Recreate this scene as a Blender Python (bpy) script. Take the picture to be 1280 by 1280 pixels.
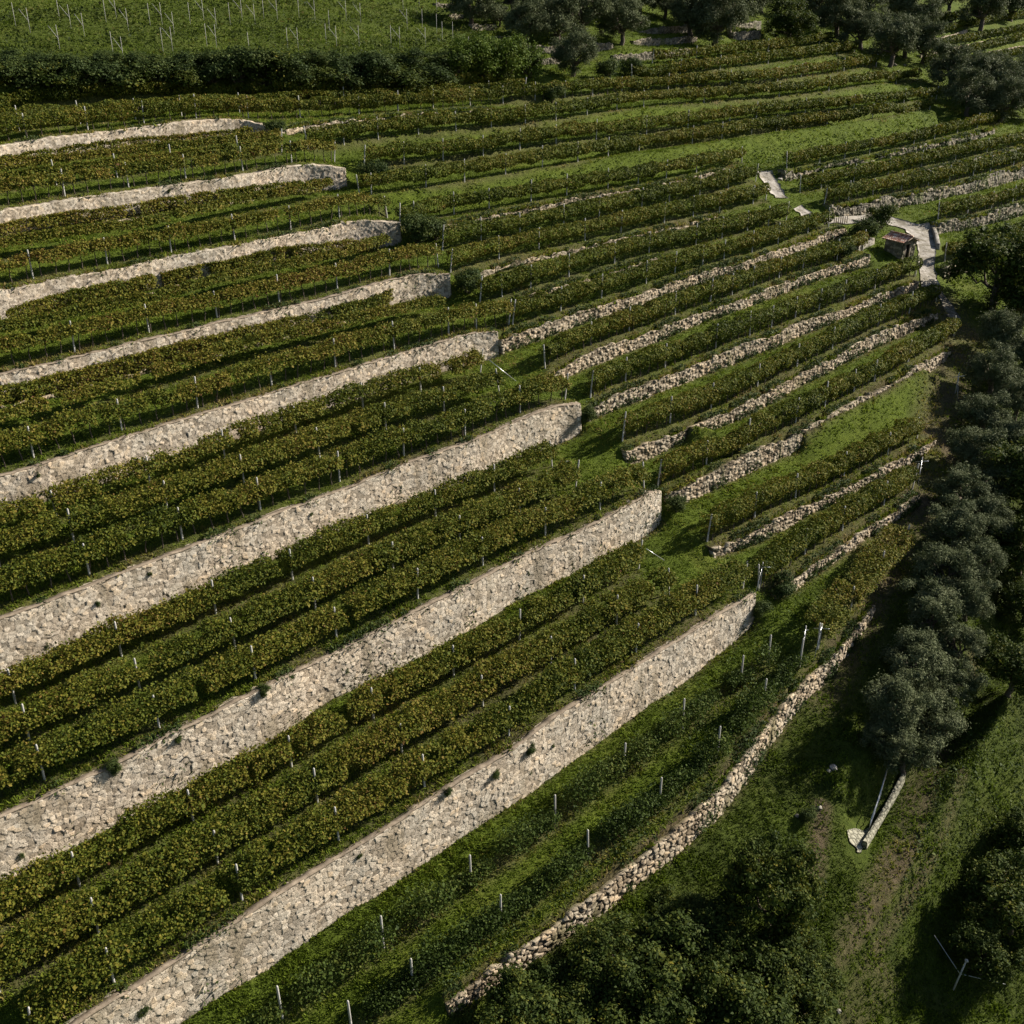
import bpy, math, random
import numpy as np
from mathutils import Vector, Matrix
for o in list(bpy.data.objects): bpy.data.objects.remove(o)
scene = bpy.context.scene
COL = scene.collection
rng = np.random.default_rng(7)
random.seed(7)

# ------------------------------------------------------------ camera, sky, sun, exposure
cam_d = bpy.data.cameras.new('camera'); cam = bpy.data.objects.new('camera', cam_d); COL.objects.link(cam)
cam_d.sensor_width = 36.0; cam_d.lens = 36.0 * 1400 / 1280
cam_d.clip_start = .5; cam_d.clip_end = 3000
cam.location = (0, 0, 60.0); cam.rotation_euler = (math.radians(90 - 27.0), 0, 0)
scene.camera = cam
SUN_DIR = Vector((-0.91, -0.41, -0.55)).normalized()          # the way the light travels
world = bpy.data.worlds.new('World'); scene.world = world; world.use_nodes = True
wn = world.node_tree; bg = wn.nodes['Background']
sky = wn.nodes.new('ShaderNodeTexSky'); sky.sky_type = 'NISHITA'; sky.sun_disc = False
sky.sun_elevation = math.asin(-SUN_DIR.z); sky.sun_rotation = math.atan2(-SUN_DIR.x, -SUN_DIR.y)
wn.links.new(sky.outputs[0], bg.inputs[0]); bg.inputs[1].default_value = 0.05
sun_d = bpy.data.lights.new('sun', 'SUN'); sun = bpy.data.objects.new('sun', sun_d); COL.objects.link(sun)
sun_d.energy = 5.0; sun_d.angle = math.radians(.5); sun_d.color = (1.0, .92, .80)
sun.rotation_euler = SUN_DIR.to_track_quat('-Z', 'Y').to_euler(); sun.location = (120, 40, 140)
scene.view_settings.view_transform = 'Standard'; scene.view_settings.look = 'None'
scene.view_settings.exposure = 0.98; scene.view_settings.gamma = 1.0
scene.render.resolution_x = 1024; scene.render.resolution_y = 1024

# GEO BEGIN ------------------------------------------------------------------
F_PX = 1400.0                      # focal length in pixels of a 1280 px picture
PITCH = math.radians(27.0)
CAM_Z = 60.0
CP, SP = math.cos(PITCH), math.sin(PITCH)

def rays(u, v):
    x = (np.asarray(u, float) - 640) / F_PX
    y = -(np.asarray(v, float) - 640) / F_PX
    return np.stack([x, CP + y * SP, -SP + y * CP], -1)

def base_z(x, y):                  # the smooth hillside before it was terraced
    a = np.asarray(x) / 100.0; b = np.asarray(y) / 100.0
    co = [-65.667, 66.334, -33.337, 7.384, -43.526, 33.395, -11.424, -8.226, 5.041, -0.438]
    z = 0; k = 0
    for i in range(4):
        for j in range(4 - i):
            z = z + co[k] * a**i * b**j; k += 1
    return z + CAM_Z

def hit_base(u, v):
    r = rays(u, v); t = np.exp(np.linspace(math.log(20), math.log(420), 1600))
    pts = r[:, None, :] * t[None, :, None]
    d = pts[..., 2] + CAM_Z - base_z(pts[..., 0], pts[..., 1])
    i = np.argmax(d < 0, axis=1); i = np.clip(i, 1, None)
    n = np.arange(len(i)); d0 = d[n, i-1]; d1 = d[n, i]
    w = np.clip(d0 / (d0 - d1 + 1e-9), 0, 1)
    tt = t[i-1] * (1-w) + t[i] * w
    out = r * tt[:, None]; out[:, 2] += CAM_Z
    return out, tt

def parse(s):
    return [tuple(float(q) for q in p.split(',')) for p in s.split()]

# walls: (name, style, hidden foot in px, 'u,top,foot ...') traced left to right
WALLS = [
 ('w8','big',2,'60,1314,1385 105,1280,1350 147,1250,1318 175,1235,1297 212,1210,1270 250,1182,1246 287,1162,1225 320,1138,1202 375,1102,1168 415,1076,1137 480,1040,1100 525,1007,1070 557,987,1047 590,966,1026 617,950,1010 640,939,994 659,921,981 687,899,961 722,877,937 760,854,908 805,825,877 850,797,847 892,770,813 920,754,794 940,741,776'),
 ('w7','big',6,'-30,1042,1110 0,1026,1093 37,1010,1071 62,994,1059 95,980,1042 120,971,1028 160,950,1009 212,922,981 250,905,958 320,867,925 390,831,875 440,805,851 480,785,834 525,762,812 595,727,773 640,702,743 675,685,730 732,661,699 780,634,677 812,615,660 823,614,648'),
 ('w6','big',6,'-30,790,845 0,777,832 50,759,810 92,742,793 135,726,773 175,710,758 212,695,742 250,680,727 300,662,706 362,637,680 437,610,645 480,590,629 520,575,616 582,555,594 640,530,566 680,513,556 700,505.5,549 724,505,540'),
 ('w5','big',10,'-30,607,640 0,597.5,629 60,580,615 100,565,602 160,546,583 212,531,565 270,514,547 320,498,530 370,482,512 432,464,495 505,441,472 545,430,460 592,416,450 621,415.5,441'),
 ('w4','big',17,'-30,477,490 0,469,483 60,456,472 100,446,463 160,432,450 207,420,438 275,405,421 320,394,410 370,382,399 420,370,390 470,356,380 495,349,376 525,342,372 562,342.5,368'),
 ('w3','big',15,'-30,369,392 0,364,386 60,353,371 125,341,359 175,332,350 217,321,341 270,312,332 320,302,323 360,294,315 395,288,310 420,281,307 445,276,306 480,277,306 500,279,303'),
 ('w2','big',15,'-30,270,286 0,265,280 50,257,272 100,248,266 160,240,257 225,231,248 290,222,241 320,216,236 350,210,234 382,206,233 415,207.5,235 432,211,231'),
 ('w1','big',12,'-30,190,207 0,184,196 60,173,187 105,168,181 160,162,173 225,153,168 282,148,163 312,150,160 332,157,167 350,166,173'),
 ('w9','dry',0,'557,1250,1266 595,1222,1240 640,1189,1210 685,1160,1183 720,1132,1155 745,1112,1138 775,1085,1114 820,1050,1078 845,1032,1060 865,1012,1042 895,987,1015 910,962,998 927,940,976 957,902,930 985,868,893 1010,842,868 1037,820,840 1067,783,800 1090,752,764'),
 ('r1','dry',0,'965,738,748 989,724,736 1012,704,717 1042,686,698 1065,669,682 1090,652,664 1120,636,648 1147,616,626'),
 ('r2','dry',0,'888,688,696 910,678,689 928,668,681 960,651,670 997,633,648 1042,614,626 1077,595,608 1110,580,592 1140,564,575 1167,546,554'),
 ('r3','dry',0,'830,616,626 852,606,627 890,587,610 922,574,594 960,555,576 1002,536,559 1035,517,540 1072,496,518 1100,484,506 1135,462,484 1167,445,459 1185,436,444'),
 ('r4','dry',0,'780,564,577 815,551,566 847,540,552 877,526,542 915,511,526 960,487,503 997,467,482 1035,449,463 1060,435,449 1100,415,430 1135,400,416 1170,389,398'),
 ('r5','dry',0,'732,518,524 745,503,520 765,493,511 795,481,500 830,469,486 865,455,472 902,441,458 930,430,447 960,420,436 995,405,420 1035,391,404 1072,377,389 1110,362,374 1146,350,359'),
 ('r6','dry',0,'686,468,476 705,457,470 735,440,457 780,425,440 820,411,425 855,397,410 890,384,397 927,373,385 960,359,372 997,346,358 1025,336,347 1060,329,338 1084,320,334'),
 ('r7','dry',0,'624,424,438 640,415,436 690,400,417 740,384,398 790,369,384 830,355,369 865,342,358 890,336,349 927,326,338 960,316,327 995,304,314 1030,291,301 1056,284,292'),
 ('r8','edge',0,'645,373,379 700,357,363 745,344,350 795,328,334 830,318,323'),
 ('r9','edge',0,'588,342,350 640,327,333 690,315,321 745,304,309 780,296,301 845,281,286 900,268,271'),
 ('r10','edge',0,'550,281,286 590,272,278 642,261,268 692,252,259 715,248,253 765,240,245 820,230,235 865,222,227 905,212,216'),
 ('r11','edge',0,'356,161,172 375,155,166 430,150,156 480,144,149 532,140,144 582,136,140 612,135,138'),
 ('s1','rub',0,'1034,261,270 1075,252,270 1115,245,260 1145,240,255 1185,232,246 1220,223,239 1250,215,230 1300,203,216'),
 ('s2','rub',0,'1167,280,292 1197,275,288 1230,268,281 1260,260,273 1310,246,259'),
 ('s3','rub',0,'1176,334,348 1210,326,337 1235,318,328 1260,309,319 1310,294,303'),
 ('s4','rub',0,'978,216,228 1000,213,222 1032,206,210 1080,198,203 1110,191,197 1140,185,191 1167,178,185 1210,169,177 1242,160,167'),
 ('s5','edge',0,'1130,217,221 1172,209,213 1225,197,200 1275,185,188 1300,180,183'),
 ('l45','low',1,'0,505,510 60,492,498 120,476,482 190,459,464 262,441,446 320,427,433 365,414,420 407,404,410 467,387,393 527,371,377'),
 ('l34','low',1,'60,393,398 150,370,376 240,349,354 300,338,343 357,326,331 376,318,324'),
 ('l23','low',1,'0,296,301 75,282,287 130,275,280 190,265,270 280,251,256 330,243,248'),
 ('f1','far',1,'1150,69,72 1180,61,64 1225,52,55 1247,49,52 1290,39,42'),
 ('f2','far',1,'1160,50,53 1180,45,48 1208,37,40'),
 ('f3','far',1,'1155,34,37 1190,26,29'),
 ('f4','far',1,'1205,72,75 1240,64,67 1290,54,57'),
 ('o1','grove',1,'645,56,66 700,56,66 765,52,62'),
 ('o2','grove',1,'790,50,58 825,47,56 870,44,52'),
 ('o3','grove',1,'800,36,44 860,31,40'),
 ('o4','grove',1,'645,71,80 700,71,79'),
 ('o5','grove',1,'765,68,75 815,65,74 870,60,64'),
 ('o6','grove',1,'543,3,9 572,4,10'),
 ('o7','grove',1,'560,17,25 578,15,23'),
 ('o8','grove',1,'588,31,38 620,30,38'),
 ('o9','grove',1,'610,44,52 645,42,50'),
 ('o10','grove',1,'918,28,38 950,25,36'),
 ('o11','grove',1,'915,41,50 950,38,47'),
]
# grassy banks between rows: (height m, half width m, 'u,v ...' through the middle of the slope)
BANKS = [
 (1.3,1.0,'430,216 505,214 600,203 700,190 800,176 900,165 1000,152 1100,142 1165,135'),
 (1.0,.9,'390,192 520,175 640,163 760,150 880,136 1000,126 1120,112'),
 (1.5,1.2,'470,262 560,246 640,233 720,218 800,208 880,196 960,183 1040,172 1120,158 1170,148'),
 (1.0,.8,'640,128 740,126 800,118 900,112 1000,104 1090,92'),
 (.9,.8,'800,98 900,92 1000,84 1050,76'),
 (3.6,1.6,'-30,120 60,113 150,108 250,105 340,112 450,105 560,100 640,96'),
 (1.3,1.0,'780,560 830,545 900,560 960,575 1040,550 1100,520 1170,480'),
 (1.6,1.3,'1060,1010 1130,940 1180,880 1230,800 1270,700'),
 (1.6,1.3,'1000,1290 1060,1230 1120,1150 1180,1080 1240,990 1290,900'),
]
# vine rows: (walls/terrace key, label text, canopy uphill m, canopy downhill m, leaves per m, leaf size, trunks?, 'u,v ...' foot of the posts)
ROWS = [
 ('thin','sparse row of low vines below the lowest big wall',.5,.4,0,'250,1345 353,1272 480,1185 589,1106 694,1029 779,964 853,912 924,856 960,828'),
 ('thin','sparse vine row nearest the lowest curving dry wall',.6,.5,0,'440,1290 517,1236 627,1157 735,1074 824,1008 898,944 953,882 1002,836'),
 ('perg','short bushy pergola row beside the olive column',1.6,.6,0,'1022,812 1064,766 1098,722 1130,690'),
 ('perg','row at the foot of the second big wall',.95,.5,0,'-50,1192 100,1107 242,1025 364,959 467,898 567,845 650,800 729,755 798,712'),
 ('perg','middle row between lowest and second big wall',1.15,.5,0,'-50,1271 0,1240 124,1167 273,1079 396,1003 503,941 603,883 689,830 770,780 836,743'),
 ('perg','row along the crest of the lowest big wall',1.15,.5,0,'40,1310 148,1234 308,1132 430,1057 536,988 640,922 725,867 802,820 875,773 928,736'),
 ('perg','row at the foot of the third big wall',.95,.5,0,'-50,910 21,879 152,820 270,767 366,725 460,681 545,646 618,616 690,584'),
 ('perg','middle row between second and third big wall',1.15,.5,0,'-50,964 38,925 176,864 294,812 395,763 491,718 575,679 650,645 719,612'),
 ('perg','row along the crest of the second big wall',1.1,.5,0,'-50,1030 58,976 200,910 321,852 425,801 526,751 609,711 686,672 755,641 810,612'),
 ('perg','row at the foot of the fourth big wall',.95,.5,0,'-50,688 72,651 187,609 282,575 370,543 454,513 526,492 600,469'),
 ('perg','middle row between third and fourth big wall',1.1,.5,0,'-50,725 0,708 93,679 210,642 306,607 400,572 482,539 555,516 624,493'),
 ('perg','row along the crest of the third big wall',1.0,.5,1,'-50,780 0,762 116,722 233,680 331,643 428,604 509,573 582,545 652,517 706,500'),
 ('perg','row at the foot of the fifth big wall',.5,.5,0,'-50,515 0,502 60,489 120,473 190,456 262,438 320,424 365,411 407,404 460,392 506,388'),
 ('perg','middle row between fourth and fifth big wall',.5,.5,0,'-50,560 0,545 100,514 160,496 240,470 320,448 420,424 482,408 550,391'),
 ('perg','row along the crest of the fourth big wall',.85,.5,1,'-50,605 46,575 156,542 252,515 344,487 424,464 498,442 564,420 598,412 636,406'),
 ('perg','row at the foot of the sixth big wall',.4,.4,0,'-50,425 0,410 60,392 150,369 240,348 300,337 357,325 400,315 440,304 465,300'),
 ('perg','middle row between fifth and sixth big wall',.4,.4,0,'-50,443 0,432 80,415 160,398 240,378 320,357 395,340 445,327 484,316'),
 ('perg','row along the crest of the fifth big wall',.7,.4,1,'-50,480 0,467 97,444 190,420 274,399 352,381 425,364 491,349 548,335'),
 ('perg','row at the foot of the seventh big wall',.35,.4,0,'-50,308 0,297 75,283 130,276 190,265 280,251 330,243 380,232 398,228'),
 ('perg','middle row between sixth and seventh big wall',.35,.4,0,'-50,335 0,325 80,312 160,300 240,283 320,264 370,254 413,244'),
 ('perg','row along the crest of the sixth big wall',.6,.4,1,'-50,371 44,350 134,330 217,317 293,301 364,287 428,276 484,272'),
 ('perg','row at the foot of the eighth big wall',.3,.4,0,'-40,216 0,207 90,198 190,187 260,180 325,170'),
 ('perg','upper middle row between seventh and eighth big wall',.3,.4,0,'-40,228 0,222 80,215 150,207 250,196 350,183'),
 ('perg','lower middle row between seventh and eighth big wall',.3,.4,0,'-40,246 0,240 70,231 147,222 215,212 300,200 352,191'),
 ('perg','row along the crest of the seventh big wall',.5,.4,1,'-50,266 0,258 83,246 160,234 235,226 304,214 368,207 418,203'),
 ('row','long row running above the topmost big wall',.7,.5,1,'-40,184 35,173 112,164 180,155 248,152 311,148 375,147 449,143 497,139 543,136 587,132 628,129 669,125 706,122 741,120 777,116 835,112 913,107 972,102 1001,97 1055,90 1095,83'),
 ('row','second row above the topmost big wall',.7,.5,0,'-40,168 26,164 100,156 169,151 230,146 298,141 360,137 430,134 526,130 610,124 655,120'),
 ('row','row under the bushy bank at upper left',.7,.5,0,'-40,146 0,141 80,133 150,128 220,125 300,125 355,124 450,119 550,113 640,108'),
 ('row','first row below the thin light upper wall',.6,.6,0,'385,186 430,180 473,174 523,167 570,163 614,159 657,155 695,150 734,144 771,138 804,134 880,128 974,121 1036,114 1120,105 1147,100'),
 ('row','short row beneath the olive grove',.5,.5,0,'790,100 850,93 900,88 960,80 1046,70 1068,65'),
 ('row','highest row right under the olive grove',.5,.5,0,'815,80 870,76 960,66 1024,56 1040,53'),
 ('row','second row below the thin light upper wall',.6,.6,0,'455,210 505,205 554,201 604,195 650,187 695,180 745,174 808,167 860,160 912,153 945,148 1006,143 1067,137 1130,129 1170,124'),
 ('row','third row below the thin light upper wall',.6,.6,0,'450,247 466,243 533,234 581,227 632,218 677,209 723,203 761,196 797,189 865,180 902,175 939,168 970,164 1032,158 1092,149 1162,137'),
 ('row','fourth row below the thin light upper wall',.6,.6,0,'500,284 516,280 565,268 613,262 667,254 711,246 762,238 799,230 833,223 872,216 927,204'),
 ('row','row above the concrete path strip, second terrace',.7,.6,0,'553,313 601,302 650,294 705,282 749,272 802,261 836,252 875,245 910,236 944,227'),
 ('row','row ending at the concrete path strip',.7,.6,0,'563,341 629,328 678,316 734,304 778,292 832,280 867,271 900,265 941,255 957,250'),
 ('row','row ending at the concrete slab',.7,.6,0,'600,378 629,371 665,361 715,349 771,332 814,320 870,306 902,298 934,289 960,283 982,277'),
 ('row','row on the eighth right hand terrace',.7,.6,0,'641,407 704,391 757,377 812,358 847,346 881,337 909,328 942,317 974,306 1012,294 1037,285'),
 ('row','row on the seventh right hand terrace',.7,.6,1,'683,461 743,437 791,420 848,398 891,380 918,371 945,361 977,350 1006,340 1047,326 1078,313'),
 ('row','row on the sixth right hand terrace',.8,.6,1,'738,497 786,481 836,462 897,437 940,423 968,412 997,402 1027,389 1057,377 1097,363 1144,345'),
 ('row','row on the fifth right hand terrace',.9,.6,1,'783,562 841,536 891,512 950,485 1000,462 1044,442 1100,411 1139,393 1170,377'),
 ('row','row on the fourth right hand terrace',.9,.6,1,'822,609 886,582 935,557 997,530 1035,510 1070,491 1097,479 1140,455 1192,420'),
 ('row','row on the third right hand terrace',1.2,.5,1,'889,681 950,653 1000,627 1060,599 1114,571 1152,552'),
 ('row','row on the second right hand terrace',1.3,.5,1,'948,737 1005,693 1055,664 1107,633 1140,612'),
 ('row','row on the right above the grey rubble wall',.6,.6,0,'985,213 1025,205 1057,199 1087,193 1143,181 1168,174 1196,167 1222,160 1254,150'),
 ('row','row on the right below the grey rubble wall',.6,.6,0,'1000,241 1026,236 1067,228 1110,219 1152,210 1195,201 1235,192 1300,177'),
 ('row','row above the long dry wall by the path bend',.6,.6,1,'1032,260 1063,253 1092,247 1127,240 1160,235 1188,229 1216,220 1239,216 1267,209 1300,201'),
 ('row','row above the dry wall behind the stone kerb',.6,.6,1,'1174,276 1210,268 1240,261 1267,254 1310,243'),
 ('row','row right of the stone kerb',.7,.6,0,'1183,330 1225,318 1267,305 1310,293'),
 ('far','topmost far row at upper right',.5,.5,0,'1165,32 1208,23'),
 ('far','second far row at upper right',.5,.5,0,'1165,47 1208,38 1290,22'),
 ('far','third far row at upper right',.5,.5,0,'1155,67 1205,57 1290,39'),
 ('far','fourth far row at upper right',.5,.5,0,'1155,83 1225,66 1295,51'),
 ('far','fifth far row at upper right',.5,.5,0,'1205,84 1295,67'),
]
# terrain grid: log-polar about the camera's foot so its cells are finest in front
TH0, TH1, NT = math.radians(-47), math.radians(47), 560
LR0 = math.log(21.0); DL = (TH1 - TH0) / (NT - 1); NR = int((math.log(400.0) - LR0) / DL)
def to_cell(x, y):
    return (np.arctan2(x, y) - TH0) / DL, (np.log(np.hypot(x, y)) - LR0) / DL
gi, gj = np.meshgrid(np.arange(NR), np.arange(NT), indexing='ij')
GR = np.exp(LR0 + gi * DL); GTH = TH0 + gj * DL
GX, GY = GR * np.sin(GTH), GR * np.cos(GTH)
GB = base_z(GX, GY)

def seg_field(cx, cy, hs, band):
    """nearest distance (cells), side (+ = uphill/left of travel) and height along a polyline in cell space"""
    D = np.full((NR, NT), 1e9); S = np.zeros((NR, NT)); Hh = np.zeros((NR, NT))
    for k in range(len(cx) - 1):
        x0, y0, x1, y1 = cx[k], cy[k], cx[k+1], cy[k+1]
        a0, a1 = int(max(0, min(x0, x1) - band - 1)), int(min(NT, max(x0, x1) + band + 2))
        b0, b1 = int(max(0, min(y0, y1) - band - 1)), int(min(NR, max(y0, y1) + band + 2))
        if a1 <= a0 or b1 <= b0: continue
        jj = gj[b0:b1, a0:a1]; ii = gi[b0:b1, a0:a1]
        dx, dy = x1 - x0, y1 - y0; L2 = dx*dx + dy*dy + 1e-9
        traw = ((jj - x0) * dx + (ii - y0) * dy) / L2
        t = np.clip(traw, 0, 1)
        px, py = x0 + t*dx, y0 + t*dy
        d = np.hypot(jj - px, ii - py)
        side = np.sign(dx * (ii - y0) - dy * (jj - x0))
        d = np.where((traw < 0) & (k == 0) | (traw > 1) & (k == len(cx) - 2), 1e9, d)
        better = d < D[b0:b1, a0:a1]
        D[b0:b1, a0:a1] = np.where(better, d, D[b0:b1, a0:a1])
        S[b0:b1, a0:a1] = np.where(better, side, S[b0:b1, a0:a1])
        Hh[b0:b1, a0:a1] = np.where(better, hs[k]*(1-t) + hs[k+1]*t, Hh[b0:b1, a0:a1])
    return D, S, Hh

def densify(xyz, hs, step):
    out = []; oh = []
    for k in range(len(xyz) - 1):
        n = max(1, int(np.linalg.norm(xyz[k+1][:2] - xyz[k][:2]) / step))
        for q in range(n):
            w = q / n; out.append(xyz[k]*(1-w) + xyz[k+1]*w); oh.append(hs[k]*(1-w) + hs[k+1]*w)
    out.append(xyz[-1]); oh.append(hs[-1])
    return np.array(out), np.array(oh)

def smooth(a, n):
    a = np.array(a, float)
    for _ in range(n):
        b = a.copy(); b[1:-1] = .25*a[:-2] + .5*a[1:-1] + .25*a[2:]; a = b
    return a

WALL3 = {}
WNEAR = np.zeros((NR, NT), bool)
T = np.zeros((NR, NT)); FIX = np.zeros((NR, NT), bool)
for name, style, hid, s in WALLS:
    if style == 'low': continue
    p = np.array(parse(s)); u, vt, vb = p.T; vb = vb + (np.linspace(hid, 3, len(u)) if style == 'big' else hid)
    mid, tt = hit_base(u, (vt + vb) / 2)
    # pixel height -> metres: a vertical metre spans about F/tt * (cos part) pixels
    e = rays(u, (vt + vb) / 2); ce = np.hypot(e[:, 0], e[:, 1]) / np.linalg.norm(e, axis=1)
    y_ = -((vt + vb)/2 - 640) / F_PX
    ppm = F_PX / tt * (CP + y_ * SP)
    h = (vb - vt) / ppm
    m, hh = densify(mid, h, .5)
    m = smooth(m, 4); hh = smooth(hh, 6)
    m[:, 2] = smooth(base_z(m[:, 0], m[:, 1]), 10)
    WALL3[name] = (style, m, hh)
    tg = np.gradient(m[:, :2], axis=0); tg /= np.linalg.norm(tg, axis=1)[:, None] + 1e-9
    back = np.stack([-tg[:, 1], tg[:, 0]], 1) * (np.hypot(m[:, 0], m[:, 1]) * DL * .8)[:, None]
    cx, cy = to_cell(m[:, 0] + back[:, 0], m[:, 1] + back[:, 1])
    D, S, Hh = seg_field(cx, cy, hh, 3)
    ok = D < 1.35
    T = np.where(ok, S * Hh / 2, T); FIX |= ok
for h, hw, s in BANKS:
    p = np.array(parse(s)); mid, tt = hit_base(p[:, 0], p[:, 1])
    m, hh = densify(mid, np.full(len(mid), h), 1.0); m = smooth(m, 6)
    cell = np.median(np.hypot(m[:, 0], m[:, 1])) * DL
    cx, cy = to_cell(m[:, 0], m[:, 1]); band = hw / cell + 1.5
    D, S, Hh = seg_field(cx, cy, hh, band + 2)
    ok = (np.abs(D - hw / cell) < 1.0) & ~FIX
    T = np.where(ok, S * Hh / 2, T); FIX |= ok
# membrane between the walls (coarse to fine)
def relax(T, FIX, k, it, lam):
    for _ in range(it):
        P_ = np.pad(T, 1, mode='edge')
        A = (P_[:-2, 1:-1] + P_[2:, 1:-1] + P_[1:-1, :-2] + P_[1:-1, 2:]) / (4 + lam)
        T = np.where(FIX, T, T + 1.0 * (A - T))
    return T
def coarsen(T, FIX):
    a = (T.shape[0] // 2) * 2; b = (T.shape[1] // 2) * 2
    w = FIX[:a, :b].reshape(a//2, 2, b//2, 2).astype(float); t = T[:a, :b].reshape(a//2, 2, b//2, 2)
    n = w.sum((1, 3)); s_ = (t * w).sum((1, 3))
    return np.where(n > 0, s_ / np.maximum(n, 1), 0), n > 0
lev = [(T, FIX)]
for _ in range(4): lev.append(coarsen(*lev[-1]))
cur = relax(lev[-1][0], lev[-1][1], 4, 300, .06)
for l in (3, 2, 1, 0):
    t, fx = lev[l]
    up = np.repeat(np.repeat(cur, 2, 0), 2, 1)
    up = np.pad(up, ((0, max(0, t.shape[0]-up.shape[0])), (0, max(0, t.shape[1]-up.shape[1]))), mode='edge')[:t.shape[0], :t.shape[1]]
    cur = relax(np.where(fx, t, up), fx, l, 120 if l else 60, .06 / 4**(4-l))
T = cur
GZ = GB + T
def fnoise(x, y, seed, scale):
    """smooth value noise"""
    x = np.asarray(x) / scale; y = np.asarray(y) / scale
    def hsh(i, j):
        n = (i * 374761393 + j * 668265263 + seed * 974634777) & 0xffffffff
        n = ((n ^ (n >> 13)) * 1274126177) & 0xffffffff
        return ((n ^ (n >> 16)) & 0xffff) / 65535.0
    i = np.floor(x).astype(np.int64); j = np.floor(y).astype(np.int64)
    fx = x - i; fy = y - j; fx = fx*fx*(3-2*fx); fy = fy*fy*(3-2*fy)
    return (hsh(i, j)*(1-fx)*(1-fy) + hsh(i+1, j)*fx*(1-fy) + hsh(i, j+1)*(1-fx)*fy + hsh(i+1, j+1)*fx*fy)
GZ = GZ + .16 * (fnoise(GX, GY, 3, 1.7) - .5) * (~FIX) + .07 * (fnoise(GX, GY, 5, .6) - .5) * (~FIX)

def ground(x, y):
    cx, cy = to_cell(x, y)
    j = np.clip(np.floor(cx).astype(int), 0, NT - 2); i = np.clip(np.floor(cy).astype(int), 0, NR - 2)
    fx = np.clip(cx - j, 0, 1); fy = np.clip(cy - i, 0, 1)
    return (GZ[i, j]*(1-fx)*(1-fy) + GZ[i, j+1]*fx*(1-fy) + GZ[i+1, j]*(1-fx)*fy + GZ[i+1, j+1]*fx*fy)

def hit_ground(u, v):
    u = np.atleast_1d(np.asarray(u, float)); v = np.atleast_1d(np.asarray(v, float))
    r = rays(u, v); t = np.exp(np.linspace(math.log(21), math.log(400), 2400))
    pts = r[:, None, :] * t[None, :, None]
    d = pts[..., 2] + CAM_Z - ground(pts[..., 0], pts[..., 1])
    i = np.clip(np.argmax(d < 0, axis=1), 1, None); n = np.arange(len(i))
    w = np.clip(d[n, i-1] / (d[n, i-1] - d[n, i] + 1e-9), 0, 1)
    tt = t[i-1]*(1-w) + t[i]*w
    out = r * tt[:, None]; out[:, 2] += CAM_Z
    return out, tt
# low lines of loose stones simply follow the ground
for name, style, hid, s in WALLS:
    if style != 'low': continue
    p = np.array(parse(s)); q, _ = hit_ground(p[:, 0], p[:, 2]); m, hh = densify(q, np.full(len(q), .26), .5)
    m = smooth(m, 5); m[:, 2] = smooth(ground(m[:, 0], m[:, 1]), 6) + .1
    WALL3[name] = (style, m, hh)
# GEO END --------------------------------------------------------------------
# ------------------------------------------------------------ helpers
def tag(o, label=None, cat=None, group=None, kind=None):
    if label: o['label'] = label
    if cat: o['category'] = cat
    if group: o['group'] = group
    if kind: o['kind'] = kind
    return o

def mesh_data(name, V, faces, attrs=None, mats=(), smooth_=False):
    """faces: list of (n, k) int arrays"""
    me = bpy.data.meshes.new(name)
    V = np.asarray(V, np.float32)
    me.vertices.add(len(V)); me.vertices.foreach_set('co', V.ravel())
    faces = [np.asarray(f, np.int32) for f in faces if len(f)]
    loops = np.concatenate([f.ravel() for f in faces])
    sizes = np.concatenate([np.full(len(f), f.shape[1], np.int32) for f in faces])
    starts = np.concatenate([[0], np.cumsum(sizes)[:-1]]).astype(np.int32)
    me.loops.add(len(loops)); me.loops.foreach_set('vertex_index', loops)
    me.polygons.add(len(sizes)); me.polygons.foreach_set('loop_start', starts)
    try: me.polygons.foreach_set('loop_total', sizes)
    except Exception: pass
    if smooth_: me.polygons.foreach_set('use_smooth', np.ones(len(sizes), bool))
    for k, (dom, arr) in (attrs or {}).items():
        a = me.attributes.new(k, 'FLOAT', dom); a.data.foreach_set('value', np.asarray(arr, np.float32).ravel())
    for m in mats: me.materials.append(m)
    me.update(calc_edges=True); me.validate()
    return me

def obj(name, me, parent=None, loc=None):
    o = bpy.data.objects.new(name, me); COL.objects.link(o)
    if parent is not None: o.parent = parent
    if loc is not None: o.location = loc
    return o

def empty(name, loc, rz=0):
    o = bpy.data.objects.new(name, None); COL.objects.link(o); o.location = loc; o.rotation_euler = (0, 0, rz)
    o.empty_display_size = .3
    return o

def cards(C, N, L, W):
    """leaf shaped rhombi: centres, facing normals, length, width"""
    n = len(C)
    N = N / (np.linalg.norm(N, axis=1)[:, None] + 1e-9)
    a = rng.normal(size=(n, 3)); t = np.cross(N, a); t /= np.linalg.norm(t, axis=1)[:, None] + 1e-9
    b = np.cross(N, t)
    L = np.asarray(L)[:, None] / 2; W = np.asarray(W)[:, None] / 2
    V = np.empty((n, 4, 3))
    V[:, 0] = C - t*L; V[:, 1] = C + b*W + t*L*.15 + N*W*.25; V[:, 2] = C + t*L; V[:, 3] = C - b*W + t*L*.15 + N*W*.25
    return V.reshape(-1, 3), np.arange(4*n).reshape(n, 4)

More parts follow.
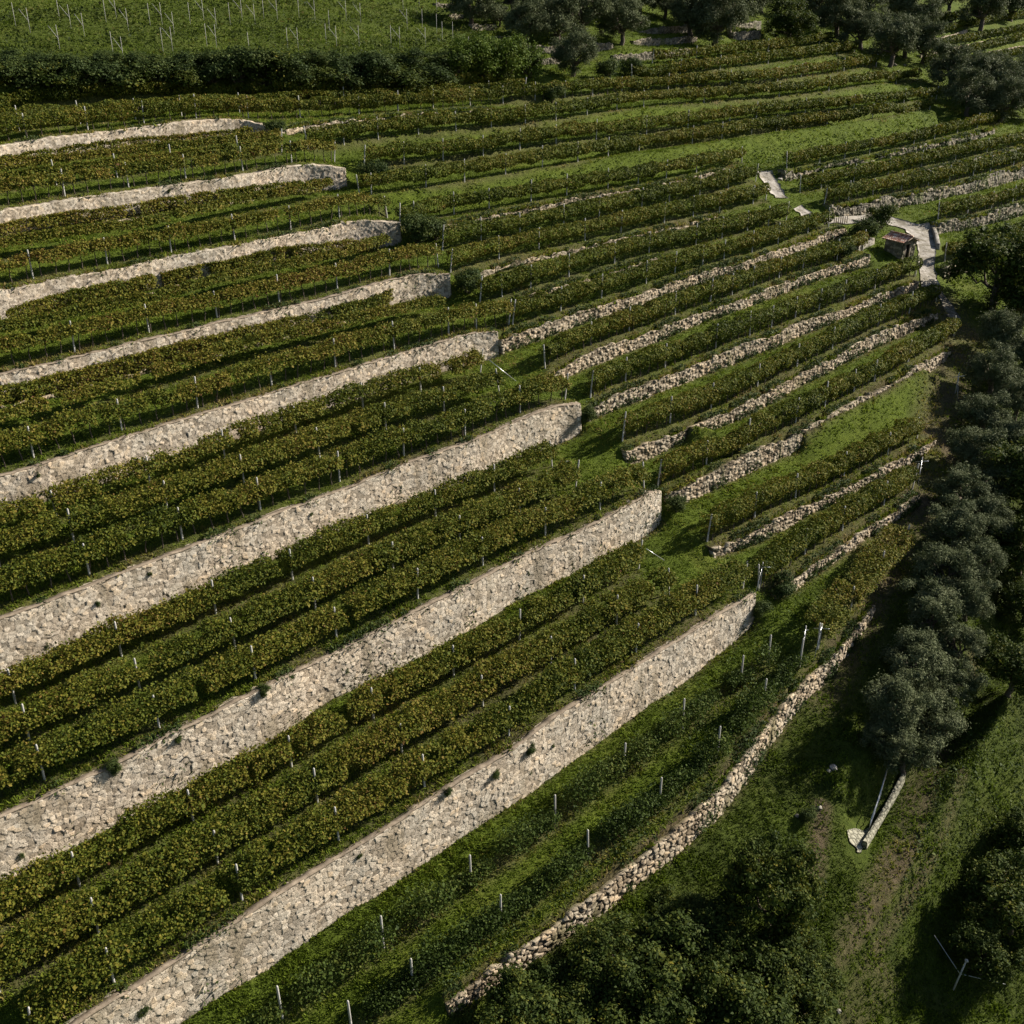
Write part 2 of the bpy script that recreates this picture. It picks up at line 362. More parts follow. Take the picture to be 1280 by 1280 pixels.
def tube(pts, rad, ns=6, cap=True):
    pts = np.asarray(pts, float); n = len(pts)
    tg = np.gradient(pts, axis=0); tg /= np.linalg.norm(tg, axis=1)[:, None] + 1e-9
    ref = np.where(np.abs(tg[:, 2:3]) > .9, np.array([[1., 0, 0]]), np.array([[0, 0, 1.]]))
    x = np.cross(tg, ref); x /= np.linalg.norm(x, axis=1)[:, None] + 1e-9; y = np.cross(tg, x)
    an = np.arange(ns) / ns * 2 * math.pi
    V = pts[:, None] + (np.cos(an)[None, :, None]*x[:, None] + np.sin(an)[None, :, None]*y[:, None]) * np.asarray(rad)[:, None, None]
    V = V.reshape(-1, 3); F = []
    for i in range(n-1):
        for j in range(ns):
            F.append((i*ns+j, i*ns+(j+1) % ns, (i+1)*ns+(j+1) % ns, (i+1)*ns+j))
    V = np.concatenate([V, pts[:1], pts[-1:]]); T3 = []
    for j in range(ns):
        T3.append((n*ns, (j+1) % ns, j)); T3.append((n*ns+1, (n-1)*ns+j, (n-1)*ns+(j+1) % ns))
    return V, np.array(F), np.array(T3)

class MB:
    """collects shapes into one mesh"""
    def __init__(s): s.V = []; s.Q = []; s.T = []; s.n = 0
    def add(s, V, Q=None, T3=None):
        if Q is not None and len(Q): s.Q.append(np.asarray(Q) + s.n)
        if T3 is not None and len(T3): s.T.append(np.asarray(T3) + s.n)
        s.V.append(np.asarray(V, float)); s.n += len(V)
    def box(s, c, d, M=None, ch=.0):
        x, y, z = d[0]/2, d[1]/2, d[2]/2
        V = np.array([(a, b, e) for a in (-x, x) for b in (-y, y) for e in (-z, z)])
        if M is not None: V = V @ np.asarray(M).T
        s.add(V + np.asarray(c), [(0,1,3,2),(4,6,7,5),(0,4,5,1),(2,3,7,6),(0,2,6,4),(1,5,7,3)])
    def tube(s, p, r, ns=6): s.add(*tube(p, r, ns))
    def data(s, name, mat, smooth_=False):
        fs = []
        if s.Q: fs.append(np.concatenate(s.Q))
        if s.T: fs.append(np.concatenate(s.T))
        return mesh_data(name, np.concatenate(s.V), fs, None, (mat,), smooth_)

# ------------------------------------------------------------ materials
def new_mat(name, rough=.85, spec=.25):
    m = bpy.data.materials.new(name); m.use_nodes = True
    b = m.node_tree.nodes['Principled BSDF']; b.inputs['Roughness'].default_value = rough
    b.inputs['Specular IOR Level'].default_value = spec
    return m, m.node_tree.nodes, m.node_tree.links, b

def ramp(nodes, stops):
    r = nodes.new('ShaderNodeValToRGB'); e = r.color_ramp.elements
    while len(e) < len(stops): e.new(.5)
    for q, (p, c) in zip(e, stops): q.position = p; q.color = (*c, 1)
    return r

def attr(nodes, name):
    a = nodes.new('ShaderNodeAttribute'); a.attribute_name = name; return a

def noise(nodes, links, scale, detail=4, rough=.6, coord='Object', vec=None):
    n = nodes.new('ShaderNodeTexNoise'); n.inputs['Scale'].default_value = scale
    n.inputs['Detail'].default_value = detail; n.inputs['Roughness'].default_value = rough
    if vec is None:
        g = nodes.new('ShaderNodeNewGeometry'); links.new(g.outputs['Position'], n.inputs['Vector'])
    else: links.new(vec, n.inputs['Vector'])
    return n

def mix(nodes, links, fac, a, b, mode='MIX'):
    m = nodes.new('ShaderNodeMix'); m.data_type = 'RGBA'; m.blend_type = mode
    for k, v in ((0, fac), (6, a), (7, b)):
        if hasattr(v, 'links') or isinstance(v, bpy.types.NodeSocket): links.new(v, m.inputs[k])
        elif isinstance(v, tuple): m.inputs[k].default_value = (*v, 1)
        else: m.inputs[k].default_value = v
    return m.outputs[2]

def bump(nodes, links, h, dist, strength, b):
    n = nodes.new('ShaderNodeBump'); n.inputs['Distance'].default_value = dist; n.inputs['Strength'].default_value = strength
    links.new(h, n.inputs['Height']); links.new(n.outputs[0], b.inputs['Normal'])

def leaf_mat(name, stops, rough=.7, trans=.25, spec=.12):
    m, N, L, b = new_mat(name, rough, spec)
    a = attr(N, 'tint'); r = ramp(N, stops); L.new(a.outputs['Fac'], r.inputs[0]); L.new(r.outputs[0], b.inputs['Base Color'])
    tr = N.new('ShaderNodeBsdfTranslucent'); L.new(r.outputs[0], tr.inputs[0])
    ms = N.new('ShaderNodeMixShader'); ms.inputs[0].default_value = trans
    L.new(b.outputs[0], ms.inputs[1]); L.new(tr.outputs[0], ms.inputs[2])
    L.new(ms.outputs[0], N['Material Output'].inputs['Surface'])
    return m

M_VINE = leaf_mat('vine_leaf', [(0, (.028, .044, .007)), (.3, (.075, .098, .010)), (.52, (.118, .122, .014)), (.74, (.175, .148, .022)), (.9, (.175, .115, .026)), (1, (.11, .055, .02))])
M_THIN = leaf_mat('young_vine_leaf', [(0, (.022, .038, .008)), (.5, (.055, .085, .014)), (1, (.12, .13, .025))])
M_OLIVE = leaf_mat('olive_leaf', [(0, (.028, .040, .014)), (.5, (.078, .096, .040)), (1, (.16, .175, .09))], .7, .15, .1)
M_BROAD = leaf_mat('broad_leaf', [(0, (.016, .028, .006)), (.5, (.04, .062, .010)), (.85, (.085, .10, .014)), (1, (.17, .15, .02))])
M_SHRUB = leaf_mat('shrub_leaf', [(0, (.02, .034, .01)), (.5, (.045, .07, .018)), (1, (.10, .12, .025))])
M_IVY = leaf_mat('creeper_leaf', [(0, (.028, .05, .007)), (.5, (.065, .105, .012)), (1, (.13, .165, .025))])
M_HILL = leaf_mat('scrub_leaf', [(0, (.02, .034, .007)), (.4, (.05, .072, .011)), (.7, (.09, .105, .016)), (1, (.13, .10, .03))])
M_GRASS = leaf_mat('grass_blade', [(0, (.045, .065, .010)), (.35, (.085, .125, .012)), (.65, (.13, .175, .017)), (.85, (.19, .17, .035)), (1, (.25, .19, .08))], .8, .3, .1)

def bark(name, c0, c1):
    m, N, L, b = new_mat(name, .9)
    n = noise(N, L, 9, 5); r = ramp(N, [(.3, c0), (.7, c1)]); L.new(n.outputs[0], r.inputs[0]); L.new(r.outputs[0], b.inputs['Base Color'])
    bump(N, L, n.outputs[0], .05, .6, b); return m
M_BARK = bark('bark', (.05, .04, .03), (.14, .11, .085))

m, N, L, b = new_mat('concrete_post', .8); M_POST = m
n = noise(N, L, 14, 5); r = ramp(N, [(.25, (.30, .29, .27)), (.75, (.52, .50, .46))]); L.new(n.outputs[0], r.inputs[0]); L.new(r.outputs[0], b.inputs['Base Color'])
bump(N, L, n.outputs[0], .01, .4, b)
m, N, L, b = new_mat('galvanised_steel', .35); M_STEEL = m
n = noise(N, L, 20, 3); r = ramp(N, [(.3, (.38, .39, .40)), (.7, (.58, .59, .60))]); L.new(n.outputs[0], r.inputs[0]); L.new(r.outputs[0], b.inputs['Base Color']); b.inputs['Metallic'].default_value = .7
m, N, L, b = new_mat('old_wood', .85); M_WOOD = m
n = noise(N, L, 12, 5); r = ramp(N, [(.3, (.09, .07, .05)), (.7, (.24, .19, .14))]); L.new(n.outputs[0], r.inputs[0]); L.new(r.outputs[0], b.inputs['Base Color'])

def stone_mat(name, dark, mid, light, joint, stain):
    m, N, L, b = new_mat(name, .88, .2)
    a = attr(N, 'stone'); j = attr(N, 'joint'); w = attr(N, 'stain')
    r = ramp(N, [(0, dark), (.35, mid), (.8, light), (1, (light[0]*1.02, light[1]*.93, light[2]*.82))]); L.new(a.outputs['Fac'], r.inputs[0])
    n1 = noise(N, L, 5, 6, .7); r1 = ramp(N, [(.25, (.58, .55, .50)), (.7, (1.12, 1.10, 1.08))]); L.new(n1.outputs[0], r1.inputs[0])
    c = mix(N, L, 1.0, r.outputs[0], r1.outputs[0], 'MULTIPLY')
    n2 = noise(N, L, .35, 4, .6); r2 = ramp(N, [(.35, (.86, .88, .90)), (.65, (1.04, .99, .94))]); L.new(n2.outputs[0], r2.inputs[0])
    c = mix(N, L, 1.0, c, r2.outputs[0], 'MULTIPLY')
    c = mix(N, L, w.outputs['Fac'], c, stain)
    c = mix(N, L, j.outputs['Fac'], c, joint)
    L.new(c, b.inputs['Base Color'])
    n3 = noise(N, L, 16, 5, .7); bump(N, L, n3.outputs[0], .05, .9, b)
    return m
M_BIG = stone_mat('pale_limestone', (.33, .285, .225), (.51, .45, .37), (.69, .625, .525), (.06, .046, .033), (.24, .20, .14))
M_DRY = stone_mat('dry_stone', (.17, .14, .10), (.36, .30, .22), (.58, .51, .40), (.03, .024, .015), (.13, .12, .055))
M_GREY = stone_mat('grey_rubble', (.10, .095, .075), (.20, .185, .145), (.38, .35, .28), (.035, .032, .02), (.09, .11, .03))
m, N, L, b = new_mat('coping_mortar', .9); M_COPE = m
n = noise(N, L, 3, 6, .7); r = ramp(N, [(.3, (.13, .10, .07)), (.7, (.32, .26, .195))]); L.new(n.outputs[0], r.inputs[0]); L.new(r.outputs[0], b.inputs['Base Color']); bump(N, L, n.outputs[0], .03, .6, b)
m, N, L, b = new_mat('stony_soil', .95); M_SOIL = m
n = noise(N, L, 2.5, 7, .75); r = ramp(N, [(.35, (.05, .045, .03)), (.52, (.15, .13, .10)), (.66, (.34, .31, .27))]); L.new(n.outputs[0], r.inputs[0]); L.new(r.outputs[0], b.inputs['Base Color']); bump(N, L, n.outputs[0], .15, .8, b)
m, N, L, b = new_mat('weathered_masonry', .9); M_DRYPLAIN = m
vt = N.new('ShaderNodeTexVoronoi'); vt.feature = 'DISTANCE_TO_EDGE'; vt.inputs['Scale'].default_value = 3.2
gq = N.new('ShaderNodeNewGeometry'); L.new(gq.outputs['Position'], vt.inputs['Vector']); n = noise(N, L, 5, 5, .7)
r = ramp(N, [(.0, (.05, .045, .03)), (.10, (.26, .25, .20)), (.5, (.40, .38, .31))]); L.new(vt.outputs['Distance'], r.inputs[0])
r2 = ramp(N, [(.3, (.6, .6, .55)), (.7, (1.1, 1.1, 1.05))]); L.new(n.outputs[0], r2.inputs[0]); L.new(mix(N, L, 1.0, r.outputs[0], r2.outputs[0], 'MULTIPLY'), b.inputs['Base Color'])
bump(N, L, vt.outputs['Distance'], .1, .8, b)
m, N, L, b = new_mat('path_concrete', .9); M_PATH = m
n = noise(N, L, 1.3, 7, .7); n2 = noise(N, L, 11, 5, .7)
r = ramp(N, [(.3, (.24, .22, .19)), (.55, (.40, .37, .33)), (.8, (.48, .45, .40))]); L.new(n.outputs[0], r.inputs[0])
r2 = ramp(N, [(.3, (.72, .71, .69)), (.7, (1.05, 1.05, 1.05))]); L.new(n2.outputs[0], r2.inputs[0])
c = mix(N, L, 1.0, r.outputs[0], r2.outputs[0], 'MULTIPLY')
vt = N.new('ShaderNodeTexVoronoi'); vt.feature = 'DISTANCE_TO_EDGE'; vt.inputs['Scale'].default_value = .55
nd = noise(N, L, 1.6, 3, .6); gq = N.new('ShaderNodeNewGeometry'); va = N.new('ShaderNodeVectorMath'); va.operation = 'MULTIPLY_ADD'; L.new(nd.outputs['Color'], va.inputs[0]); va.inputs[1].default_value = (.9, .9, .9); L.new(gq.outputs['Position'], va.inputs[2]); L.new(va.outputs[0], vt.inputs['Vector'])
r3 = ramp(N, [(.0, (.28, .26, .22)), (.025, (1, 1, 1))]); L.new(vt.outputs['Distance'], r3.inputs[0]); c = mix(N, L, 1.0, c, r3.outputs[0], 'MULTIPLY')
n4 = noise(N, L, .7, 6, .7); r4 = ramp(N, [(.40, (.50, .48, .40)), (.56, (1, 1, 1))]); L.new(n4.outputs[0], r4.inputs[0]); L.new(mix(N, L, 1.0, c, r4.outputs[0], 'MULTIPLY'), b.inputs['Base Color']); bump(N, L, n2.outputs[0], .05, .6, b)
m, N, L, b = new_mat('terracotta', .85); M_TILE = m
n = noise(N, L, 3.6, 2, .5); r = ramp(N, [(.36, (.22, .09, .055)), (.48, (.42, .20, .13)), (.56, (.55, .34, .25)), (.64, (.66, .54, .44))]); L.new(n.outputs[0], r.inputs[0]); L.new(r.outputs[0], b.inputs['Base Color'])
m, N, L, b = new_mat('dark_door', .8); M_DOOR = m
n = noise(N, L, 8, 4); r = ramp(N, [(.3, (.02, .017, .014)), (.7, (.05, .04, .032))]); L.new(n.outputs[0], r.inputs[0]); L.new(r.outputs[0], b.inputs['Base Color'])

# ground: grass of several kinds, dry patches, trodden soil, shade painted in at lower right
m, N, L, b = new_mat('meadow', .95, .1); M_GROUND = m
n1 = noise(N, L, .16, 5, .65); n2 = noise(N, L, 1.7, 6, .7); n3 = noise(N, L, 9, 4, .7); d = attr(N, 'dirt'); lu = attr(N, 'lush')
r1 = ramp(N, [(.3, (.06, .085, .012)), (.5, (.085, .12, .014)), (.7, (.11, .13, .02))]); L.new(n1.outputs[0], r1.inputs[0])
r2 = ramp(N, [(.25, (.55, .55, .5)), (.5, (.9, .9, .85)), (.75, (1.25, 1.2, 1.1))]); L.new(n2.outputs[0], r2.inputs[0])
c = mix(N, L, 1.0, r1.outputs[0], r2.outputs[0], 'MULTIPLY')
c = mix(N, L, lu.outputs['Fac'], c, mix(N, L, 1.0, (.085, .118, .013), r2.outputs[0], 'MULTIPLY'))
ro = attr(N, 'rough'); r5 = ramp(N, [(.3, (.022, .032, .008)), (.55, (.042, .056, .012)), (.78, (.075, .068, .028))]); L.new(n2.outputs[0], r5.inputs[0])  # 'rough' darkens the grass: painted edge shade at lower right, scrub tone upper left
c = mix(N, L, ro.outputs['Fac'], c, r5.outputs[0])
r3 = ramp(N, [(.3, (.055, .045, .025)), (.6, (.11, .085, .05)), (.8, (.17, .14, .09))]); L.new(n2.outputs[0], r3.inputs[0])
c = mix(N, L, d.outputs['Fac'], c, r3.outputs[0])
r4 = ramp(N, [(.3, (.7, .7, .7)), (.7, (1.2, 1.2, 1.2))]); L.new(n3.outputs[0], r4.inputs[0])
L.new(mix(N, L, 1.0, c, r4.outputs[0], 'MULTIPLY'), b.inputs['Base Color'])
ad = N.new('ShaderNodeMath'); ad.operation = 'ADD'; L.new(n2.outputs[0], ad.inputs[0]); L.new(n3.outputs[0], ad.inputs[1])
bump(N, L, ad.outputs[0], .25, .7, b)

# ------------------------------------------------------------ field helpers
def cell_size(r): return r * DL
def poly_dist(P, Q):
    """distance from points P (n,2) to polyline Q (m,2), side (+ = left) and nearest param"""
    best = np.full(len(P), 1e9); side = np.zeros(len(P)); nx = np.zeros((len(P), 2)); end = np.zeros(len(P), bool)
    for k in range(len(Q) - 1):
        a = Q[k]; dvec = Q[k+1] - a; L2 = (dvec**2).sum() + 1e-12
        tr = ((P - a) @ dvec) / L2; t = np.clip(tr, 0, 1); c = a + t[:, None] * dvec
        ds = np.hypot(*(P - c).T); bt = ds < best
        best = np.where(bt, ds, best)
        sd = np.sign(dvec[0]*(P[:, 1]-a[1]) - dvec[1]*(P[:, 0]-a[0])); side = np.where(bt, sd, side)
        nrm = np.array([-dvec[1], dvec[0]]) / math.sqrt(L2); nx = np.where(bt[:, None], nrm, nx)
        e = ((tr < 0) & (k == 0)) | ((tr > 1) & (k == len(Q)-2)); end = np.where(bt, e, end)
    return best, side, nx, end

def px_per_m(pos):
    dv = np.asarray(pos) - np.array([0, 0, CAM_Z]); depth = dv[..., 1]*CP - dv[..., 2]*SP
    return F_PX / depth

ORD = ['first', 'second', 'third', 'fourth', 'fifth', 'sixth', 'seventh', 'eighth', 'ninth', 'tenth', 'eleventh', 'twelfth', 'thirteenth', 'fourteenth', 'fifteenth', 'sixteenth', 'seventeenth', 'eighteenth', 'nineteenth', 'twentieth', 'twenty-first', 'twenty-second', 'twenty-third', 'twenty-fourth', 'twenty-fifth', 'twenty-sixth', 'twenty-seventh', 'twenty-eighth', 'twenty-ninth', 'thirtieth']

# ------------------------------------------------------------ row paths (needed for the ground's soil strips)
ROW3 = []
def push(xy, text):
    """keep a row on its own side of every wall"""
    for wname, (st, wm, wh) in WALL3.items():
        bb = (wm[:, 0].min()-2, wm[:, 0].max()+2, wm[:, 1].min()-2, wm[:, 1].max()+2)
        near = (xy[:, 0] > bb[0]) & (xy[:, 0] < bb[1]) & (xy[:, 1] > bb[2]) & (xy[:, 1] < bb[3])
        if not near.any(): continue
        dd, sd, nv, en = poly_dist(xy, wm[:, :2])
        want = 1.0
        if wname[0] == 'w' and wname != 'w9' and 'foot' in text: want = -1.0
        if wname[0] == 'l' and 'middle' in text: want = -1.0
        sgn = dd * sd * want; need = .75 if want > 0 else (1.0 if wname in ('w1', 'w2', 'w3', 'w4') else .6)
        mv = (sgn < need) & (dd < 1.6) & ~en
        xy = xy + np.where(mv, (need - sgn) * want, 0)[:, None] * nv
    return xy
for kind, text, wu, wd, trunks, s in ROWS:
    p = np.array(parse(s)); q, tt = hit_ground(p[:, 0], p[:, 1])
    xy = q[:, :2].copy()
    xy = push(push(xy, text), text)
    verts = xy.copy()
    path, _ = densify(np.c_[xy, np.zeros(len(xy))], np.zeros(len(xy)), .5)
    path = smooth(push(smooth(path[:, :2], 12), text), 4)
    z = smooth(ground(path[:, 0], path[:, 1]), 10)
    ROW3.append((kind, text, wu, wd, trunks, verts, np.c_[path, z], p))

# ------------------------------------------------------------ terrain
def along(points_px, width, strength, field):
    q, _ = hit_ground(*np.array(points_px).T)
    q, _ = densify(q, np.zeros(len(q)), .6); q = smooth(q, 5)
    field_along(q[:, :2], width, strength, field)
def field_along(Q, width, strength, field):
    cx, cy = to_cell(Q[:, 0], Q[:, 1]); r = np.hypot(Q[:, 0], Q[:, 1]).mean(); w = width / cell_size(r)
    D, S, Hh = seg_field(cx, cy, np.zeros(len(cx)), w * 1.6 + 1)
    np.maximum(field, strength * np.clip(1.5 - D / w, 0, 1), out=field)
dirt = np.zeros((NR, NT)); lush = np.zeros((NR, NT)); rough = np.zeros((NR, NT))
for kind, text, wu, wd, trunks, verts, path, p in ROW3:
    if kind != 'far': field_along(path[:, :2], .55, .55, dirt)
for wname, (st, wm, wh) in WALL3.items():
    if st in ('big', 'dry', 'edge'): field_along(wm[:, :2], .55, .75, dirt)
for pl, w_, s_ in [([(1188,385),(1204,425),(1198,440),(1180,520),(1165,590),(1135,655),(1085,745),(1050,830),(1020,880)], 2.0, .8),
                   ([(1028,1000),(1022,1060),(1015,1130),(990,1210),(960,1275)], .5, .85),
                   ([(1163,930),(1145,985),(1125,1050),(1090,1110),(1050,1180)], .6, .75),
                   ([(1180,935),(1160,1000),(1140,1060),(1085,1150),(1030,1230),(990,1285)], .4, .95), ([(1205,960),(1185,1030),(1150,1100),(1100,1180),(1050,1260)], .3, .7),
                   ([(1220,800),(1216,850)], .5, .8), ([(1000,1215),(970,1260)], 1.0, .6), ([(1110,1215),(1060,1290)], .9, .6)]:
    along(pl, w_, s_, dirt)
for pl, w_, s_ in [([(560,365),(640,352)], 2.5, .9), ([(640,455),(690,440)], 2.5, .9), ([(735,545),(780,530)], 2.5, .8), ([(820,665),(870,630)], 2.5, .8),
                   ([(420,240),(500,240)], 2, .8), ([(950,205),(1000,200)], 3.5, .9), ([(1090,268),(1170,266)], 2.0, .9), ([(700,232),(900,190)], 2.5, .7), ([(960,190),(1150,155)], 2.5, .8),
                   ([(900,620),(960,590),(1060,550),(1160,490)], 1.7, .9), ([(470,215),(640,172),(800,145),(1000,128)], 2.0, .75), ([(800,555),(900,510),(1000,470)], 1.0, .5),
                   ([(960,105),(1100,98)], 2.5, .7), ([(1180,310),(1280,285)], 1.0, .8), ([(1240,235),(1280,225)], 1.0, .8)]:
    along(pl, w_, s_, lush)
def in_poly(u, v, poly):
    c = np.zeros(len(u), bool); n_ = len(poly)
    for i in range(n_):
        x0, y0 = poly[i]; x1, y1 = poly[(i+1) % n_]
        cond = ((y0 > v) != (y1 > v)) & (u < (x1-x0)*(v-y0)/(y1-y0+1e-9)+x0); c ^= cond
    return c
for pl, s_ in [([(545,1300),(720,1150),(900,1000),(1060,800),(1180,580),(1220,440),(1330,440),(1400,1400),(500,1400)], .7), ([(-60,-60),(560,-60),(600,10),(640,70),(560,100),(-60,112)], .45)]:  # lower right: edge darkening painted into the ground; upper left: duller scrub ground
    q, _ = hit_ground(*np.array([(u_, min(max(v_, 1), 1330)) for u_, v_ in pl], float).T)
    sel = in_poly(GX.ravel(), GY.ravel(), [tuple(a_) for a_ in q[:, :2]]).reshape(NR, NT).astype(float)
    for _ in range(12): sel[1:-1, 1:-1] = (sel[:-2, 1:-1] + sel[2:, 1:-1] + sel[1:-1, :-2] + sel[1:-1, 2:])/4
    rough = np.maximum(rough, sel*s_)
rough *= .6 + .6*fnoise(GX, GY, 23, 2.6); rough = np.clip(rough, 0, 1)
dirt *= .55 + .75 * fnoise(GX, GY, 21, 2.3); dirt = np.clip(dirt, 0, 1)
lush *= .4 + .7 * fnoise(GX, GY, 22, 3.1); lush = np.clip(lush, 0, 1)
idx = np.arange(NR*NT).reshape(NR, NT)
quads = np.stack([idx[:-1, :-1], idx[:-1, 1:], idx[1:, 1:], idx[1:, :-1]], -1).reshape(-1, 4)[:, ::-1]
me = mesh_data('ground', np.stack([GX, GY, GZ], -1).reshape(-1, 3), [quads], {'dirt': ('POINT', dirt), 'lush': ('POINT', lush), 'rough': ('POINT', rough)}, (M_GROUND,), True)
g = obj('ground', me); tag(g, kind='structure')
# the valley sides beyond the modelled hill
fx, fy = np.meshgrid(np.linspace(-1800, 1800, 46), np.linspace(-1200, 2200, 44))
fr = np.hypot(fx, fy); ang = np.arctan2(fx, fy)
inner = (fr < 395) & (np.abs(ang) < math.radians(46))
rr = np.clip(fr, 25, 396); aa = np.clip(ang, TH0, TH1)
ez = base_z(rr*np.sin(aa), rr*np.cos(aa))
fz = np.where(inner, ez - 40, np.clip(ez, -30, 60) - 6 - .02*np.clip(fr-390, 0, None)) + 25*(fnoise(fx, fy, 9, 320)-.5)
ii = np.arange(fx.size).reshape(fx.shape)
q = np.stack([ii[:-1, :-1], ii[:-1, 1:], ii[1:, 1:], ii[1:, :-1]], -1).reshape(-1, 4)
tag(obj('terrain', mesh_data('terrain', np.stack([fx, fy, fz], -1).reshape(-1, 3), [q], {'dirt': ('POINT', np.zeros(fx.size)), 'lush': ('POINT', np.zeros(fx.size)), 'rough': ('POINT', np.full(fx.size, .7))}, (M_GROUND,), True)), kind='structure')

# ------------------------------------------------------------ stone walls
def vor(s, z, a, bb, seed):
    x = s / a; y = z / bb
    i0 = np.floor(x).astype(np.int64); j0 = np.floor(y).astype(np.int64)
    f1 = np.full(x.shape, 9.0); f2 = np.full(x.shape, 9.0); idr = np.zeros(x.shape); ox = np.zeros(x.shape); oy = np.zeros(x.shape)
    def h(i, j, k):
        n = (i*374761393 + j*668265263 + (seed*7+k)*1442695041) & 0xffffffff
        n = ((n ^ (n >> 13))*1274126177) & 0xffffffff
        n = ((n ^ (n >> 16))*2246822519) & 0xffffffff
        return ((n ^ (n >> 15)) & 0xffff) / 65535.0
    for di in (-1, 0, 1):
        for dj in (-1, 0, 1):
            i = i0+di; j = j0+dj
            px = i + .5 + (h(i, j, 1)-.5)*.85; py = j + .5 + (h(i, j, 2)-.5)*.85
            d = np.hypot(px-x, py-y)
            c = d < f1
            f2 = np.where(c, f1, np.minimum(f2, d)); idr = np.where(c, h(i, j, 3), idr); ox = np.where(c, x-px, ox); oy = np.where(c, y-py, oy); f1 = np.where(c, d, f1)
    return f1, f2, idr, ox, oy

def build_wall(name, style, m, hh, mat, seed, thing_name, label, cat='stone wall', group=None):
    r = np.hypot(m[:, 0], m[:, 1]).mean()
    ds = float(np.clip(r * (.0007 if style == 'big' else .0007), .035, .2))
    seg = np.r_[0, np.cumsum(np.hypot(*np.diff(m[:, :2], axis=0).T))]; Ltot = seg[-1]
    ns = max(8, int(Ltot / ds)); s = np.linspace(0, Ltot, ns)
    X = np.interp(s, seg, m[:, 0]); Y = np.interp(s, seg, m[:, 1]); H = np.interp(s, seg, hh)
    tx, ty = np.gradient(X), np.gradient(Y); l = np.hypot(tx, ty); tx /= l; ty /= l
    fx_, fy_ = ty, -tx                                        # outward (downhill)
    zm = np.interp(s, seg, m[:, 2]); ztop = zm + H/2 + {'big': .05, 'low': -.14, 'edge': -.12}.get(style, -.04); zbot = zm - H/2 - .55
    a, bb, amp, rag = {'low': (.36, .26, .09, .3), 'big': (.31, .24, .036, .05), 'dry': (.37, .23, .11, .17), 'rub': (.5, .34, .14, .3), 'edge': (.4, .22, .09, .22), 'far': (.6, .4, .1, .15)}[style]
    ragg = (fnoise(s, s*0+seed, seed, .55) - .5) * 2 * rag + (fnoise(s, s*0+seed, seed+9, 3.5)-.5) * {'big': .1, 'dry': .45, 'rub': .7, 'edge': .5}.get(style, .2)
    if style != 'big': ragg -= .5*np.clip(fnoise(s, s*0+seed, seed+4, 6)-.72, 0, 1)
    ztop = ztop + ragg
    hmax = (ztop - zbot).max(); nz = max(6, int(hmax / ds)); w = np.linspace(0, 1, nz)
    S2 = np.repeat(s[None], nz, 0); Z2 = zbot[None] + (ztop - zbot)[None] * w[:, None]
    wob = (fnoise(S2, Z2, seed+2, .9)-.5)*.22; wob2 = (fnoise(S2, Z2, seed+3, .7)-.5)*.16
    f1, f2, idr, ox, oy = vor(S2 + wob, (Z2 - zm[None].mean()) + wob2, a, bb, seed)
    e = f2 - f1
    dsp = amp * np.clip(e/(.10 if style == 'big' else .28), 0, 1)**.6 + amp*1.1*(idr-.5) + amp*(1.5 if style == 'big' else 1.0)*(ox*(np.modf(idr*37)[0]-.5) + oy*(np.modf(idr*91)[0]-.5))
    off = .12 + .10*(1-w)[:, None]*H[None] + dsp
    V0 = np.stack([X[None] + fx_[None]*off, Y[None] + fy_[None]*off, Z2], -1)
    jw = .10 if style == 'big' else .20
    joint = np.clip(1 - e/jw, 0, 1)
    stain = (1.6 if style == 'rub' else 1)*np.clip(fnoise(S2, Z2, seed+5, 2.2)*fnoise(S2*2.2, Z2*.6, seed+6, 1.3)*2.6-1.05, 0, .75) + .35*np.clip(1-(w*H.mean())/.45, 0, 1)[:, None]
    rows_ = [V0]; at = {'stone': [idr], 'joint': [joint*(.9 if style == 'big' else .95)], 'stain': [np.clip(stain, 0, .8)]}
    depth = cell_size(r)*1.1 + (.3 if style == 'big' else .15)
    for dd in (.07, .3, depth, depth+.02):
        zz = ztop - (0 if dd <= depth else .9) - (0 if style == 'big' else .16*min(1, dd/.3)) + (fnoise(s, s*0+dd*9, seed, .4)-.5)*.1
        rows_.append(np.stack([X - fx_*(dd-.12), Y - fy_*(dd-.12), zz], -1)[None])
        at['stone'].append(idr[-1:]); at['joint'].append(joint[-1:]*.4); at['stain'].append(np.full((1, ns), .35 if style == 'big' else (.35 if dd < .1 else .9)))
    V = np.concatenate(rows_); A = {k: np.concatenate(v) for k, v in at.items()}
    # close both ends
    e0 = V[:, :1].copy(); e1 = V[:, -1:].copy()
    bk = np.array([-fx_[0], -fy_[0], 0])*(depth+.3); e0[:nz] = e0[:nz] + bk
    bk = np.array([-fx_[-1], -fy_[-1], 0])*(depth+.3); e1[:nz] = e1[:nz] + bk
    V = np.concatenate([e0, V, e1], 1); A = {k: np.concatenate([v[:, :1], v, v[:, -1:]], 1) for k, v in A.items()}
    nr, nc = V.shape[:2]; id_ = np.arange(nr*nc).reshape(nr, nc)
    q = np.stack([id_[:-1, :-1], id_[:-1, 1:], id_[1:, 1:], id_[1:, :-1]], -1).reshape(-1, 4)
    o = obj(thing_name, mesh_data(thing_name, V.reshape(-1, 3), [q], {k: ('POINT', v) for k, v in A.items()}, (mat,), False))
    tag(o, label, cat, group)
